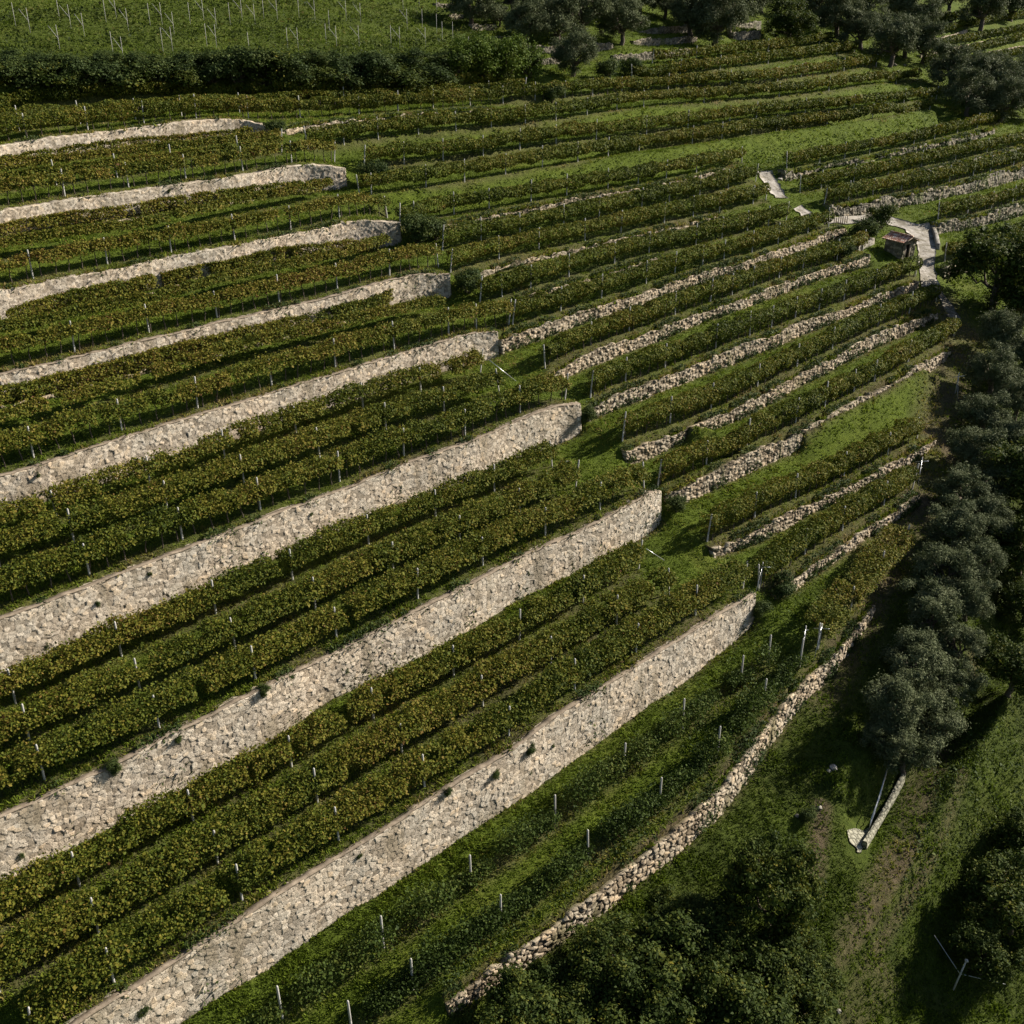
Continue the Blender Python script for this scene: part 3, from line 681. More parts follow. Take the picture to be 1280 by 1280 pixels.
    if style == 'big' and name in ('w4', 'w5', 'w6', 'w7', 'w8'):
        zt = smooth(ztop, 25) + .03; o1 = .16; o2 = .12
        prof = [(-o1, -.07), (-o1, .015), (o2, .03), (o2, -.07)]
        jz = (fnoise(s, s*0, seed+31, .8)-.5)*.06
        jo = (fnoise(s, s*0, seed+32, .6)-.5)*.05
        V = np.stack([np.stack([X - fx_*(po + (jo if po > 0 else -jo*.5)), Y - fy_*(po + (jo if po > 0 else -jo*.5)), zt + pz + jz], -1) for po, pz in prof], 0)
        id_ = np.arange(4*ns).reshape(4, ns); q = []
        for k in range(4):
            k2 = (k+1) % 4; q.append(np.stack([id_[k, :-1], id_[k2, :-1], id_[k2, 1:], id_[k, 1:]], -1))
        q = np.concatenate(q + [np.array([[id_[0, 0], id_[1, 0], id_[2, 0], id_[3, 0]], [id_[3, -1], id_[2, -1], id_[1, -1], id_[0, -1]]])])
        obj('coping', mesh_data('coping', V.reshape(-1, 3), [q], None, (M_COPE,)), o)
    return o

BIGLAB = {'w8': 'pale stone retaining wall nearest the bottom edge, lowest of the eight big walls', 'w7': 'pale stone retaining wall, second big wall counted from the bottom left',
 'w6': 'pale stone retaining wall, third big wall counted from the bottom left', 'w5': 'pale stone retaining wall, fourth big wall counted from the bottom left',
 'w4': 'pale stone retaining wall with hooked right end, fifth big wall from the bottom left', 'w3': 'pale stone retaining wall with square right end, sixth big wall from the bottom left',
 'w2': 'whitish stone retaining wall with rounded right end, seventh big wall from the bottom', 'w1': 'whitish stone retaining wall topmost of the eight big walls at left'}
DRYLAB = {'w9': 'low curving dry stone wall at the foot of the vineyard slope', 'r1': 'dry stone wall on the right, first above the long curving wall',
 'r2': 'dry stone wall on the right, second above the long curving wall', 'r3': 'tall rough dry stone wall above the bright grass strip on the right',
 'r4': 'dry stone wall on the right beginning at a square stone corner', 'r5': 'dry stone wall on the right, next below the stone hut terrace',
 'r6': 'dry stone wall on the right running towards the stone hut', 'r7': 'dry stone wall running from the fourth big wall up to the path bend',
 'r8': 'short thin strip of dry stone between two right hand rows', 'r9': 'thin low stone edging left of the concrete slab, middle of slope',
 'r10': 'thin pinkish stone edging running right from the sixth big wall', 'r11': 'thin light stone edging beside the topmost big wall',
 's1': 'long grey rubble wall running right from the path bend', 's2': 'grey rubble wall starting at the stone kerb by the hut', 's3': 'grey rubble wall right of the gravel path, below the kerb',
 's4': 'grey overgrown rubble wall starting near the upper concrete strip', 's5': 'thin pale stone edging between two rows at right',
 'l45': 'low broken line of white stones between rows under the fifth big wall', 'l34': 'low broken line of white stones between rows under the sixth big wall', 'l23': 'low broken line of white stones between rows under the seventh big wall',
 'f1': 'long light stone edging among far rows at upper right', 'f2': 'short light stone edging in the far upper right rows', 'f3': 'topmost light stone edging in the far upper right rows', 'f4': 'lowest light stone edging in the far upper right rows',
 'o1': 'rough stone terrace wall under the left olive trees of the grove', 'o2': 'light stone terrace wall under the middle olive trees of the grove', 'o3': 'upper light stone terrace wall behind the middle olive trees',
 'o4': 'rough stone terrace wall behind the dark olive at the bank end', 'o5': 'rough stone wall just below the single branching olive tree', 'o6': 'pale stone wall at the top edge left of the grove',
 'o7': 'small stone wall piece under the leftmost grove olive', 'o8': 'small pinkish stone wall piece beside the leftmost grove olive', 'o9': 'lowest small stone wall piece below the leftmost grove olive',
 'o10': 'upper stone wall piece left of the large dark bush', 'o11': 'lower stone wall piece left of the large dark bush'}
for k, (name, (st, wm, wh)) in enumerate(WALL3.items()):
    if name in BIGLAB: build_wall(name, 'big', wm, wh, M_BIG, 11+k, 'retaining_wall', BIGLAB[name], 'stone wall', 'big pale retaining walls')
    else:
        mat = M_GREY if name[0] in 'so' else M_DRY
        build_wall(name, 'dry' if st == 'grove' else st, wm, wh, mat, 11+k, 'dry_stone_wall', DRYLAB[name], 'stone wall', 'dry stone terrace walls')

# ------------------------------------------------------------ vine rows
def leaf_plan(r):
    if r < 62: return 430, .19
    if r < 95: return 330, .21
    if r < 135: return 210, .25
    if r < 180: return 130, .32
    return 70, .5

tr_mb = MB(); tr_mb.tube([(0, 0, -.25), (.03, .02, .25), (-.02, .03, .6), (.03, -.01, .95), (.0, .02, 1.3), (.10, .0, 1.55)], [.05, .042, .036, .034, .03, .02], 6)
tr_mb.tube([(0, .02, 1.25), (-.12, .03, 1.5), (-.3, .0, 1.6)], [.028, .022, .014], 5)
TRUNK = tr_mb.data('vine_trunk', M_BARK, True)

def lum(s, seed, sc): return fnoise(s, s*0 + seed*3.7, seed, sc)

def vine_row(k, kind, text, wu, wd, trunks, verts, path):
    seg = np.r_[0, np.cumsum(np.hypot(*np.diff(path[:, :2], axis=0).T))]; Lt = seg[-1]
    rmean = np.hypot(path[:, 0], path[:, 1])
    # density varies with distance along the row
    dens = np.array([leaf_plan(q)[0] for q in rmean]); n_each = np.interp(seg, seg, dens)
    mult = {'perg': 2.7 if wu > .9 else 2.0, 'row': 2.1, 'thin': 1.7, 'far': 1.5}[kind]
    cum = np.r_[0, np.cumsum((n_each[1:] + n_each[:-1])/2*np.diff(seg))]; n = int(cum[-1]*mult)
    s = np.interp(rng.random(n)*cum[-1], cum, seg)
    P = np.stack([np.interp(s, seg, path[:, i]) for i in range(3)], 1)
    rr_ = np.interp(s, seg, rmean)
    size = np.interp(rr_, [50, 80, 115, 160, 240], [.118, .132, .158, .215, .34]) * np.exp(rng.normal(0, .28, n))
    tg = np.gradient(path[:, :2], axis=0); tg /= np.linalg.norm(tg, axis=1)[:, None] + 1e-9
    T_ = np.stack([np.interp(s, seg, tg[:, i]) for i in range(2)], 1); T_ /= np.linalg.norm(T_, axis=1)[:, None]
    U_ = np.stack([-T_[:, 1], T_[:, 0]], 1)                  # uphill
    seed = 40 + k
    big = lum(s, seed, 2.3); fine = lum(s, seed+100, .7)
    nrm = rng.normal(size=(n, 3))*.75
    if kind == 'perg':
        c = rng.random(n); wuv = wu*(.68 + .36*big); top = 1.66 + .24*(big-.4) + .14*(fine-.5)
        a = np.where(c < .62, -wd + (wuv + wd)*rng.random(n)**1.05, np.where(c < .86, -wd + rng.normal(0, .14, n), -wd + (wuv*.7)*rng.random(n)))
        z = np.where(c < .62, top + .16*np.clip(a, 0, 3) + rng.normal(0, .13, n) - .35*np.clip((a-(wuv-.35))/.35, 0, 1)*rng.random(n),
                     np.where(c < .86, top - (.38 + .42*fine)*rng.random(n)**.9, top - .4*rng.random(n)))
        lm = fnoise(s*1.0, a*1.0 + seed, seed+7, .85)
        z = z + (lm-.5)*.24; a = a + (fine-.5)*.22
        if 'foot of the' in text and any(q_ in text for q_ in ('fifth', 'sixth', 'seventh', 'eighth')): z = np.where(c < .5, z*.66-.08, .08 + (z*.66-.1)*rng.random(n)**.6)
        elif 'middle' in text and wu < .6: z = z*.84
        nrm[:, 2] += 1.0; nrm[:, :2] -= U_*np.where(c < .62, .15, .9)[:, None]
        keep = (lm > .22 - .1*big)
    elif kind == 'thin':
        ph = np.modf(s/1.25 + .2*np.sin(s))[0]; pl = np.floor(s/1.25 + .2*np.sin(s))
        rk = np.modf(np.sin(pl*12.9898 + seed)*43758.5453)[0]; rk = np.abs(rk)
        th = rng.random(n)*2*math.pi; rad = np.sqrt(rng.random(n))*(.38 + .5*rk)
        a = np.cos(th)*rad + .15*np.sin(pl*3.1); z = .35 + (1.15*rk + .35)*rng.random(n)
        off = np.sin(th)*rad; P[:, :2] += T_*off[:, None]; nrm[:, 2] += .7; keep = rk > .1
        ph = 0
    else:
        ph = rng.random(n)*2*math.pi; q = .72 + .28*rng.random(n)**.5
        hw = np.where(np.cos(ph) > 0, wu, wd)*(.55 + .5*big + .5*lum(s, seed+61, 1.1))
        a = np.cos(ph)*hw*q; zc = 1.38 + .22*(big-.5); hz = .62*(.55 + .75*lum(s, seed+60, 1.15))
        z = zc + np.sin(ph)*hz*q + (fine-.5)*.22 - .2*rng.random(n)**3
        lm = fnoise(s, ph*1.2 + seed, seed+7, .8); a = a*(.8 + .4*lm)
        nrm[:, 2] += .8*np.sin(ph) + .45; nrm[:, :2] += U_*(np.cos(ph)*.9)[:, None]
        keep = lm > .18
    # vines hang a little past the end posts, ragged
    P[:, :2] += U_*a[:, None]; gz = ground(P[:, 0], P[:, 1]); P[:, 2] = np.maximum(P[:, 2] + z, gz + .15)
    keep &= ~((s < .3) & (rng.random(n) < .4))
    base_t = {'perg': .47, 'row': .40, 'thin': .4, 'far': .3}[kind]
    if 'crest of the f' in text or 'crest of the s' in text or 'eighth big' in text or 'seventh big' in text or 'above the topmost' in text: base_t += .07
    tint = base_t + .34*(lum(s, seed+200, 5.5)-.5) + .26*(lum(s, seed+201, 1.3)-.5) + rng.normal(0, .17, n)
    tint = np.clip(tint, 0, 1)
    V, F = cards(P[keep], nrm[keep], size[keep], size[keep]*.8)
    mat = M_THIN if kind == 'thin' else M_VINE
    label = 'grapevines in the ' + text
    if trunks:
        root = empty('vine_row', path[0]); tag(root, label, 'vine row', 'rows of grapevines on the terraces')
        o = obj('foliage', mesh_data('foliage', V - path[0], [F], {'tint': ('FACE', tint[keep])}, (mat,)), root)
        nt = min(98, int(Lt / 1.05)); sp = np.linspace(.4, Lt-.3, nt)
        for q in range(nt):
            x, y, z_ = (np.interp(sp[q], seg, path[:, i]) for i in range(3))
            t_ = obj('trunk', TRUNK, root, (x - path[0][0] + random.uniform(-.08, .08), y - path[0][1] + random.uniform(-.08, .08), float(ground(x, y)) - path[0][2]))
            t_.rotation_euler = (random.uniform(-.12, .12), random.uniform(-.12, .12), random.uniform(0, 6.28)); t_.scale = (1, 1, random.uniform(.85, 1.05))
    else:
        o = obj('vine_row', mesh_data('vine_row', V, [F], {'tint': ('FACE', tint[keep])}, (mat,)))
        tag(o, label, 'vine row', 'rows of grapevines on the terraces')
    return len(F)

# one concrete post: square with chamfered edges, two wire notches and a weathered head
def post_data(h, w):
    mb = MB(); c = w*.22; a = w/2
    ring = np.array([(a, a-c), (a-c, a), (-a+c, a), (-a, a-c), (-a, -a+c), (-a+c, -a), (a-c, -a), (a, -a+c)])
    zs = [-.5, .75, .77, .80, .82, h-.06, h]; sc = [1.05, 1, .86, .86, 1, .96, .7]
    V = np.concatenate([np.c_[ring*k_, np.full(8, z_)] for z_, k_ in zip(zs, sc)]); Q = []
    for i in range(len(zs)-1):
        for j in range(8): Q.append((i*8+j, i*8+(j+1) % 8, (i+1)*8+(j+1) % 8, (i+1)*8+j))
    t = (len(zs)-1)*8
    mb.add(V, np.array(Q + [(t, t+1, t+2, t+3), (t, t+3, t+4, t+7), (t+7, t+4, t+5, t+6)]))
    return mb.data('vine_post', M_POST)
POST = post_data(2.1, .10)
nleaf = 0; POSTS = 0
SKIP_POST = ('foot of the fifth', 'foot of the sixth', 'foot of the seventh', 'foot of the eighth', 'between fourth and fifth', 'between fifth and sixth', 'between sixth and seventh', 'upper middle', 'far row', 'under the bushy')
for k, (kind, text, wu, wd, trunks, verts, path, p) in enumerate(ROW3):
    nleaf += vine_row(k, kind, text, wu, wd, trunks, verts, path)
    if any(q in text for q in SKIP_POST): continue
    vis = [i for i in range(len(verts)) if -8 < p[i, 0] < 1288 and p[i, 1] < 1325]
    for c, i in enumerate(vis):
        # follow the smoothed row
        j = np.argmin(np.hypot(path[:, 0]-verts[i, 0], path[:, 1]-verts[i, 1])); x, y = path[j, :2]
        o = obj('vine_post', POST, None, (x, y, float(ground(x, y))))
        o.rotation_euler = (random.uniform(-.03, .03), random.uniform(-.03, .03), math.atan2(*(path[min(j+1, len(path)-1), :2]-path[max(j-1, 0), :2])[::-1]))
        o.scale = (1, 1, random.uniform(.94, 1.06))
        if kind != 'thin' and i in (0, len(verts)-1) and p[i, 0] > 20: o.rotation_euler[1] = random.choice((-.13, .13))
        tag(o, '%s post from left in the %s' % (ORD[c], text), 'vine post', 'concrete vine posts'); POSTS += 1
print('leaves', nleaf, 'posts', POSTS)

# ------------------------------------------------------------ paths
PATH_LINES = []
def strip(name, pairs, mat, lift, n=6, seed=1):
    p = np.array(pairs, float); A, _ = hit_ground(p[:, 0], p[:, 1]); B, _ = hit_ground(p[:, 2], p[:, 3])
    PATH_LINES.append(((A[:, :2] + B[:, :2])/2, np.hypot(*(A-B)[:, :2].T).max()/2))
    A, _ = densify(A, np.zeros(len(A)), 1.0) if False else (A, 0)
    t = np.linspace(0, 1, 8*(len(A)-1)+1)*(len(A)-1)
    A = smooth(np.stack([np.interp(t, np.arange(len(A)), A[:, i]) for i in range(3)], 1), 3); B = smooth(np.stack([np.interp(t, np.arange(len(B)), B[:, i]) for i in range(3)], 1), 3)
    w = np.linspace(0, 1, n); V = A[:, None]*(1-w)[None, :, None] + B[:, None]*w[None, :, None]
    jj = (fnoise(V[..., 0], V[..., 1], seed, .7)-.5)*.5
    V[:, 0, :2] += jj[:, 0, None]; V[:, -1, :2] += jj[:, -1, None]
    zz = ground(V[..., 0], V[..., 1])
    for _ in range(3): zz[1:-1] = (zz[:-2] + 2*zz[1:-1] + zz[2:])/4
    V[..., 2] = np.maximum(zz, ground(V[..., 0], V[..., 1])) + lift
    nr, nc = V.shape[:2]; lowr = V.copy(); 
    id_ = np.arange(nr*nc).reshape(nr, nc)
    q = np.stack([id_[:-1, :-1], id_[:-1, 1:], id_[1:, 1:], id_[1:, :-1]], -1).reshape(-1, 4)
    rim = np.r_[id_[0, :], id_[1:, -1], id_[-1, -2::-1], id_[-2:0:-1, 0]]
    V = V.reshape(-1, 3); low = V[rim] - [0, 0, .35]; k0 = len(V)
    m_ = len(rim); q2 = np.stack([rim, np.roll(rim, -1), k0 + (np.arange(m_)+1) % m_, k0 + np.arange(m_)], -1)
    o = obj(name, mesh_data(name, np.concatenate([V, low]), [q, q2], None, (mat,)))
    return tag(o, kind='structure')
strip('path', [(945,215,965,214),(953,225,971,226),(959,236,977,238),(969,248,985,248)], M_PATH, .10, 5, 3)
strip('path', [(992,262,1002,257),(1002,271,1016,267)], M_PATH, .10, 5, 4)
strip('path', [(1030,275,1031,281),(1060,271,1060,281),(1090,267,1093,278),(1110,270,1117,283),(1128,277,1131,288),(1150,281,1141,296),(1164,285,1146,305),(1170,310,1148,322),(1168,335,1149,345),(1177,362,1152,359)], M_PATH, .10, 9, 5)
strip('track', [(1178,364,1158,361),(1190,380,1174,374),(1200,400,1188,402)], M_SOIL, .05, 6, 6)
strip('path', [(1062,1037,1090,1033),(1064,1050,1084,1050),(1070,1066,1076,1067)], M_DRYPLAIN, .08, 6, 7)

# kerb, hut ledge
def low_wall(name, px, h, w, mat, label, cat):
    q, _ = hit_ground(*np.array(px, float).T); q, _ = densify(q, np.zeros(len(q)), .35); q = smooth(q, 2)
    z = ground(q[:, 0], q[:, 1]); n = len(q); t = np.gradient(q[:, :2], axis=0); t /= np.linalg.norm(t, axis=1)[:, None]; nv = np.stack([-t[:, 1], t[:, 0]], 1)
    prof = [(-w/2-.03, -.4), (-w/2, h-.04), (-w/2+.04, h), (w/2-.04, h), (w/2, h-.04), (w/2+.03, -.4)]
    V = np.stack([np.c_[q[:, :2] + nv*(a + (fnoise(q[:, 0], q[:, 1], 8, .5)-.5)*.06)[:, None] if False else q[:, :2] + nv*a, z + b_] for a, b_ in prof], 0)
    id_ = np.arange(6*n).reshape(6, n)
    qd = np.concatenate([np.stack([id_[k, :-1], id_[k+1, :-1], id_[k+1, 1:], id_[k, 1:]], -1) for k in range(5)])
    caps = [(id_[0, e], id_[1, e], id_[4, e], id_[5, e]) for e in (0, n-1)] + [(id_[1, e], id_[2, e], id_[3, e], id_[4, e]) for e in (0, n-1)]
    return tag(obj(name, mesh_data(name, V.reshape(-1, 3), [np.concatenate([qd, np.array(caps)])], None, (mat,))), label, cat)
low_wall('stone_kerb', [(1166,284),(1169,298),(1172,312)], .65, .4, M_PATH, 'low pale kerb wall along the right side of the gravel path by the hut', 'kerb')
low_wall('stone_ledge', [(1070,313),(1080,309),(1090,304)], .6, .5, M_PATH, 'small pale stone ledge just left of the hut', 'ledge')

# ------------------------------------------------------------ stone hut with a tiled roof
def hut():
    q, _ = hit_ground([1126, 1106, 1143], [326, 313, 320]); A = q[0]
    ux = q[1][:2]-A[:2]; ux = ux/np.linalg.norm(ux); uy = np.array([ux[1], -ux[0]])
    if uy @ (q[2][:2]-A[:2]) < 0: uy = -uy
    Lx, Ly, hw, hr = 2.3, 2.0, 2.05, 2.42
    root = empty('stone_hut', (A[0], A[1], A[2]-.1)); tag(root, 'small stone hut with red tiled roof and dark doorway beside the gravel path', 'hut')
    def W(x, y, z): return np.array([ux[0]*x + uy[0]*y, ux[1]*x + uy[1]*y, z])
    R = np.array([[ux[0], uy[0], 0], [ux[1], uy[1], 0], [0, 0, 1]])
    def grid_wall(P0, P1, ztop, name, hole=None):
        n, k = 60, 44; V = []; st = []; jo = []
        s = np.linspace(0, np.linalg.norm(P1-P0), n); out = np.cross(P1-P0, [0, 0, 1.]); out /= np.linalg.norm(out)
        zt = np.array([ztop(t) for t in np.linspace(0, 1, n)])
        w = np.linspace(0, 1, k); S2 = np.repeat(s[None], k, 0); Z2 = -.6 + (zt+.6)[None]*w[:, None]
        f1, f2, idr, ox, oy = vor(S2, Z2, .36, .24, 5 + int(s[-1]*10)); e = f2-f1
        V = P0[None, None] + (P1-P0)[None, None]*(s/s[-1])[None, :, None] + out*(.05*np.clip(e/.2, 0, 1) + .05*(idr-.5))[..., None]
        V[..., 2] = Z2
        id_ = np.arange(n*k).reshape(k, n); q_ = np.stack([id_[:-1, :-1], id_[:-1, 1:], id_[1:, 1:], id_[1:, :-1]], -1)
        if hole:
            sm = (S2[:-1, :-1] + S2[1:, 1:])/2; zm_ = (Z2[:-1, :-1] + Z2[1:, 1:])/2
            q_ = q_[~((sm > hole[0]) & (sm < hole[1]) & (zm_ < hole[2]))]
        return obj('wall', mesh_data('hut_wall', V.reshape(-1, 3), [q_.reshape(-1, 4)], {'stone': ('POINT', idr), 'joint': ('POINT', np.clip(1-e/.14, 0, 1)*.8), 'stain': ('POINT', idr*0+.1)}, (M_GREY,)), root)
    c00, c10, c01, c11 = W(0, 0, 0), W(Lx, 0, 0), W(0, Ly, 0), W(Lx, Ly, 0)
    gable = lambda t: hw + (hr-hw)*(1-abs(2*t-1))
    grid_wall(c10, c00, lambda t: hw, 'wall'); grid_wall(c00, c01, gable, 'wall', (.4, 1.1, 1.75)); grid_wall(c01, c11, lambda t: hw, 'wall'); grid_wall(c11, c10, gable, 'wall')
    mb = MB(); mb.box(W(.22, .75, .8), (.06, .7, 1.9), R); mb.data
    d = obj('door', mb.data('door', M_DOOR), root)
    mb = MB()
    mb.box(W(.02, .35, .75), (.16, .12, 2.1), R); mb.box(W(.02, 1.15, .75), (.16, .12, 2.1), R); mb.box(W(.02, .75, 1.84), (.17, 1.0, .14), R)
    obj('door_frame', mb.data('door_frame', M_COPE), root)
    # roof: two slopes of half-round tiles in courses
    mb = MB(); ov = .3
    for side in (0, 1):
        y0 = -ov if side == 0 else Ly+ov; y1 = Ly/2
        sl = math.hypot(abs(y1-y0), (hr-hw)*(abs(y1-y0)/(Ly/2)))
        nt = 12; xs = np.linspace(-ov, Lx+ov, nt*6+1); nv_ = 25; vs = np.linspace(0, 1, nv_)
        ph = (xs+ov)/(Lx+2*ov)*nt*2*math.pi
        prof = .055*np.abs(np.cos(ph/2))
        V = np.empty((nv_, len(xs), 3))
        for i, v in enumerate(vs):
            y = y0 + (y1-y0)*v; z = hr + .1 - (hr-hw)*abs(y-Ly/2)/(Ly/2)
            lip = .035*(1-np.modf(v*6-1e-6)[0])
            for j, x in enumerate(xs): V[i, j] = W(x, y, z + prof[j] + lip)
        id_ = np.arange(nv_*len(xs)).reshape(nv_, len(xs))
        mb.add(V.reshape(-1, 3), np.stack([id_[:-1, :-1], id_[:-1, 1:], id_[1:, 1:], id_[1:, :-1]], -1).reshape(-1, 4))
    rf = obj('roof', mb.data('roof', M_TILE), root)
    mb = MB()
    for side in (0, 1):
        y0 = -ov if side == 0 else Ly+ov; zz0 = hr - (hr-hw)*abs(y0-Ly/2)/(Ly/2)
        for x in (-ov+.03, Lx+ov-.03):
            p0 = W(x, y0, zz0+.03); p1 = W(x, Ly/2, hr+.03); mb.tube([p0, p1], [.06, .06], 4)
        for t in (.1, .5, .9): mb.tube([W(-ov, y0*(1-t)+Ly/2*t, zz0*(1-t)+hr*t+.0), W(Lx+ov, y0*(1-t)+Ly/2*t, zz0*(1-t)+hr*t+.0)], [.05, .05], 4)
    obj('rafters', mb.data('rafters', M_WOOD), rf)
    mb = MB(); mb.tube([W(-ov, Ly/2, hr+.17), W(Lx+ov, Ly/2, hr+.17)], [.11, .11], 8); obj('ridge_tiles', mb.data('ridge_tiles', M_TILE, True), rf)
hut()

# ------------------------------------------------------------ trees and bushes
def crown(n, lobes, L, W_, up=.6, seed=0, hollow=.3, tb=(.25, .6)):
    """leaf cards through a crown made of many uneven lobes"""
    rg = np.random.default_rng(seed)
    vol = np.array([l[3]**2 for l in lobes]); k = rg.choice(len(lobes), n, p=vol/vol.sum())
    lob = np.array(lobes); d = rg.normal(size=(n, 3)); d /= np.linalg.norm(d, axis=1)[:, None]
    d[:, 2] = np.where((d[:, 2] < -.35) & (rg.random(n) < .7), -d[:, 2], d[:, 2])
    q = np.clip(np.abs(rg.normal(.78, .30, n)), .1, 1.7)
    axis_len = rg.random(n)
    lump = .72 + .56*fnoise(d[:, 0]*2 + k*7.3, d[:, 1]*2 + d[:, 2]*3, seed+3, .55)
    C = lob[k, :3] + d*(lob[k, 3]*q*lump)[:, None]*np.array([1, 1, .85])
    keep = fnoise(C[:, 0]*1.3 + C[:, 2], C[:, 1]*1.3 - C[:, 2], seed+5, .5) > .24
    N_ = d + rg.normal(size=(n, 3))*.7; N_[:, 2] += up
    t = tb[0] + tb[1]*fnoise(C[:, 0] + 3*C[:, 2], C[:, 1], seed+9, .9) + rg.normal(0, .13, n)
    s = np.exp(rg.normal(0, .3, n))
    V, F = cards(C[keep], N_[keep], L*s[keep], W_*s[keep])
    return V, F, np.clip(t[keep], 0, 1)

def limb(mb, p0, p1, r0, r1, seed, bend=.25):
    rg = np.random.default_rng(seed); p0 = np.array(p0, float); p1 = np.array(p1, float)
    t = np.linspace(0, 1, 5)[:, None]; pts = p0*(1-t) + p1*t; pts[1:-1] += rg.normal(0, bend*.3, (3, 3)); mb.tube(pts, np.linspace(r0, r1, 5), 7)

def tree_proto(kind, seed):
    rg = np.random.default_rng(seed); mb = MB(); lobes = []
    if kind == 'olive':       # about 6 m wide, 5.2 m tall
        limb(mb, (0, 0, -.5), (.1, .1, 1.3), .32, .24, seed, .2)
        for i in range(8):
            a = i*2.4 + rg.random()*.6; rad = .7 + 1.1*rg.random(); z = 1.7 + 1.7*rg.random()
            limb(mb, (.1, .1, 1.2), (math.cos(a)*rad, math.sin(a)*rad, z), .15, .06, seed+i, .5)
            for j in range(5):
                b_ = a + rg.normal(0, .55); r2 = rad + .25 + rg.random()*.95; z2 = z + rg.normal(.15, .55)
                lobes.append((math.cos(b_)*r2, math.sin(b_)*r2, z2, .42 + .45*rg.random()))
                if j < 3: limb(mb, (math.cos(a)*rad, math.sin(a)*rad, z), (math.cos(b_)*r2, math.sin(b_)*r2, z2), .055, .015, seed+i*7+j, .3)
        for j in range(12): lobes.append((rg.normal(0, .9), rg.normal(0, .9), 3.5 + rg.random()*1.2, .5 + .45*rg.random()))
        n, L, W_, mat, nm = 24000, .21, .07, M_OLIVE, 'olive_crown'
    elif kind == 'broad':     # about 7 m wide, 6.5 m tall
        limb(mb, (0, 0, -.5), (0, .1, 2.2), .28, .2, seed, .2)
        for i in range(11):
            a = i*2.4 + rg.random()*.5; rad = .6 + 1.7*rg.random(); z = 1.6 + 3.4*rg.random()
            limb(mb, (0, .1, 1.6), (math.cos(a)*rad, math.sin(a)*rad, z), .12, .05, seed+i, .5)
            for j in range(5):
                b_ = a + rg.normal(0, .6); r2 = rad + .2 + rg.random()*1.0; z2 = z + rg.normal(.1, .7)
                lobes.append((math.cos(b_)*r2, math.sin(b_)*r2, max(.7, z2), .4 + .55*rg.random()))
        for j in range(10): lobes.append((rg.normal(0, 1.0), rg.normal(0, 1.0), 4.2 + rg.random()*1.5, .6 + .5*rg.random()))
        n, L, W_, mat, nm = 22000, .20, .125, M_BROAD, 'crown'
    else:                     # shrub, about 3 m wide, 2.3 m tall, leafy to the ground
        for i in range(10):
            a = i*2.4 + rg.random()*.7; rad = .25 + .95*rg.random(); z = .45 + 1.25*rg.random()
            limb(mb, (.0, .0, -.2), (math.cos(a)*rad, math.sin(a)*rad, z), .05, .02, seed+i, .3)
            lobes.append((math.cos(a)*rad, math.sin(a)*rad, z, .45 + .38*rg.random()))
        n, L, W_, mat, nm = 6500, .14, .09, {'shrub': M_SHRUB, 'ivy': M_IVY, 'dark': M_BROAD}[kind], 'foliage'
    V, F, t = crown(n, lobes, L, W_, .5, seed)
    return mesh_data(nm, V, [F], {'tint': ('FACE', t)}, (mat,)), mb.data('trunk', M_BARK, True)
PROTO = {k: [tree_proto(k, 100 + 17*i + 5*len(k)) for i in range(c)] for k, c in (('olive', 4), ('broad', 3), ('shrub', 3), ('ivy', 2), ('dark', 3))}
BASEW = {'olive': 5.6, 'broad': 6.4, 'shrub': 2.9, 'ivy': 2.9, 'dark': 2.9}

def plant(kind, u, v, wpx, label, name, cat, group=None, hs=1.0, sink=.0):
    q, tt = hit_ground(u, v); q = q[0]
    sc = wpx / px_per_m(q) / BASEW[kind] * 1.0
    cr, tk = PROTO[kind][random.randrange(len(PROTO[kind]))]
    root = empty(name, (q[0], q[1], q[2]-sink), random.uniform(0, 6.28)); root.scale = (sc, sc, sc*hs*random.uniform(.92, 1.08))
    tag(root, label, cat, group)
    obj('crown' if kind in ('olive', 'broad') else 'foliage', cr, root); obj('trunk' if kind in ('olive', 'broad') else 'stems', tk, root)
    return root

OL_TOP = [(590,34,52),(625,33,24),(657,55,48),(697,60,58),(640,22,46),(688,28,52),(727,48,62),(772,30,48),(777,56,50),(800,20,44),(832,24,40),(862,45,54),(893,58,64),(912,44,60),(930,22,54),(716,96,50),(950,16,50),(742,14,46),(700,12,44)]
OL_TOP.sort()
for i, (u, v, w) in enumerate(OL_TOP):
    plant('olive', u, v, w*1.15, 'grey-green olive tree, %s from the left in the hilltop grove' % ORD[i], 'olive_tree', 'olive tree', 'olive trees in the hilltop grove')
OL_R = [(1020,30,60),(1045,48,60),(1080,36,62),(1118,28,56),(1140,42,60),(1075,62,54),(1130,72,56),(1113,84,62),(1153,80,50),(1185,18,50),(1225,40,60),(1262,26,50),(1055,18,56)]
OL_R.sort()
for i, (u, v, w) in enumerate(OL_R):
    plant('olive', u, v, w, 'dark olive tree, %s from the left in the upper right cluster' % ORD[i], 'olive_tree', 'olive tree', 'olive trees in the upper right cluster')
OL_M = [(1188,112,62),(1212,128,62),(1240,138,66),(1208,146,60),(1268,136,66),(1250,152,56),(1285,150,60),(1230,118,50)]
OL_M.sort()
for i, (u, v, w) in enumerate(OL_M):
    plant('olive', u, v, w, 'dark olive tree, %s from left in the clump above the right edge rows' % ORD[i], 'olive_tree', 'olive tree', 'olive trees in the right edge clump')
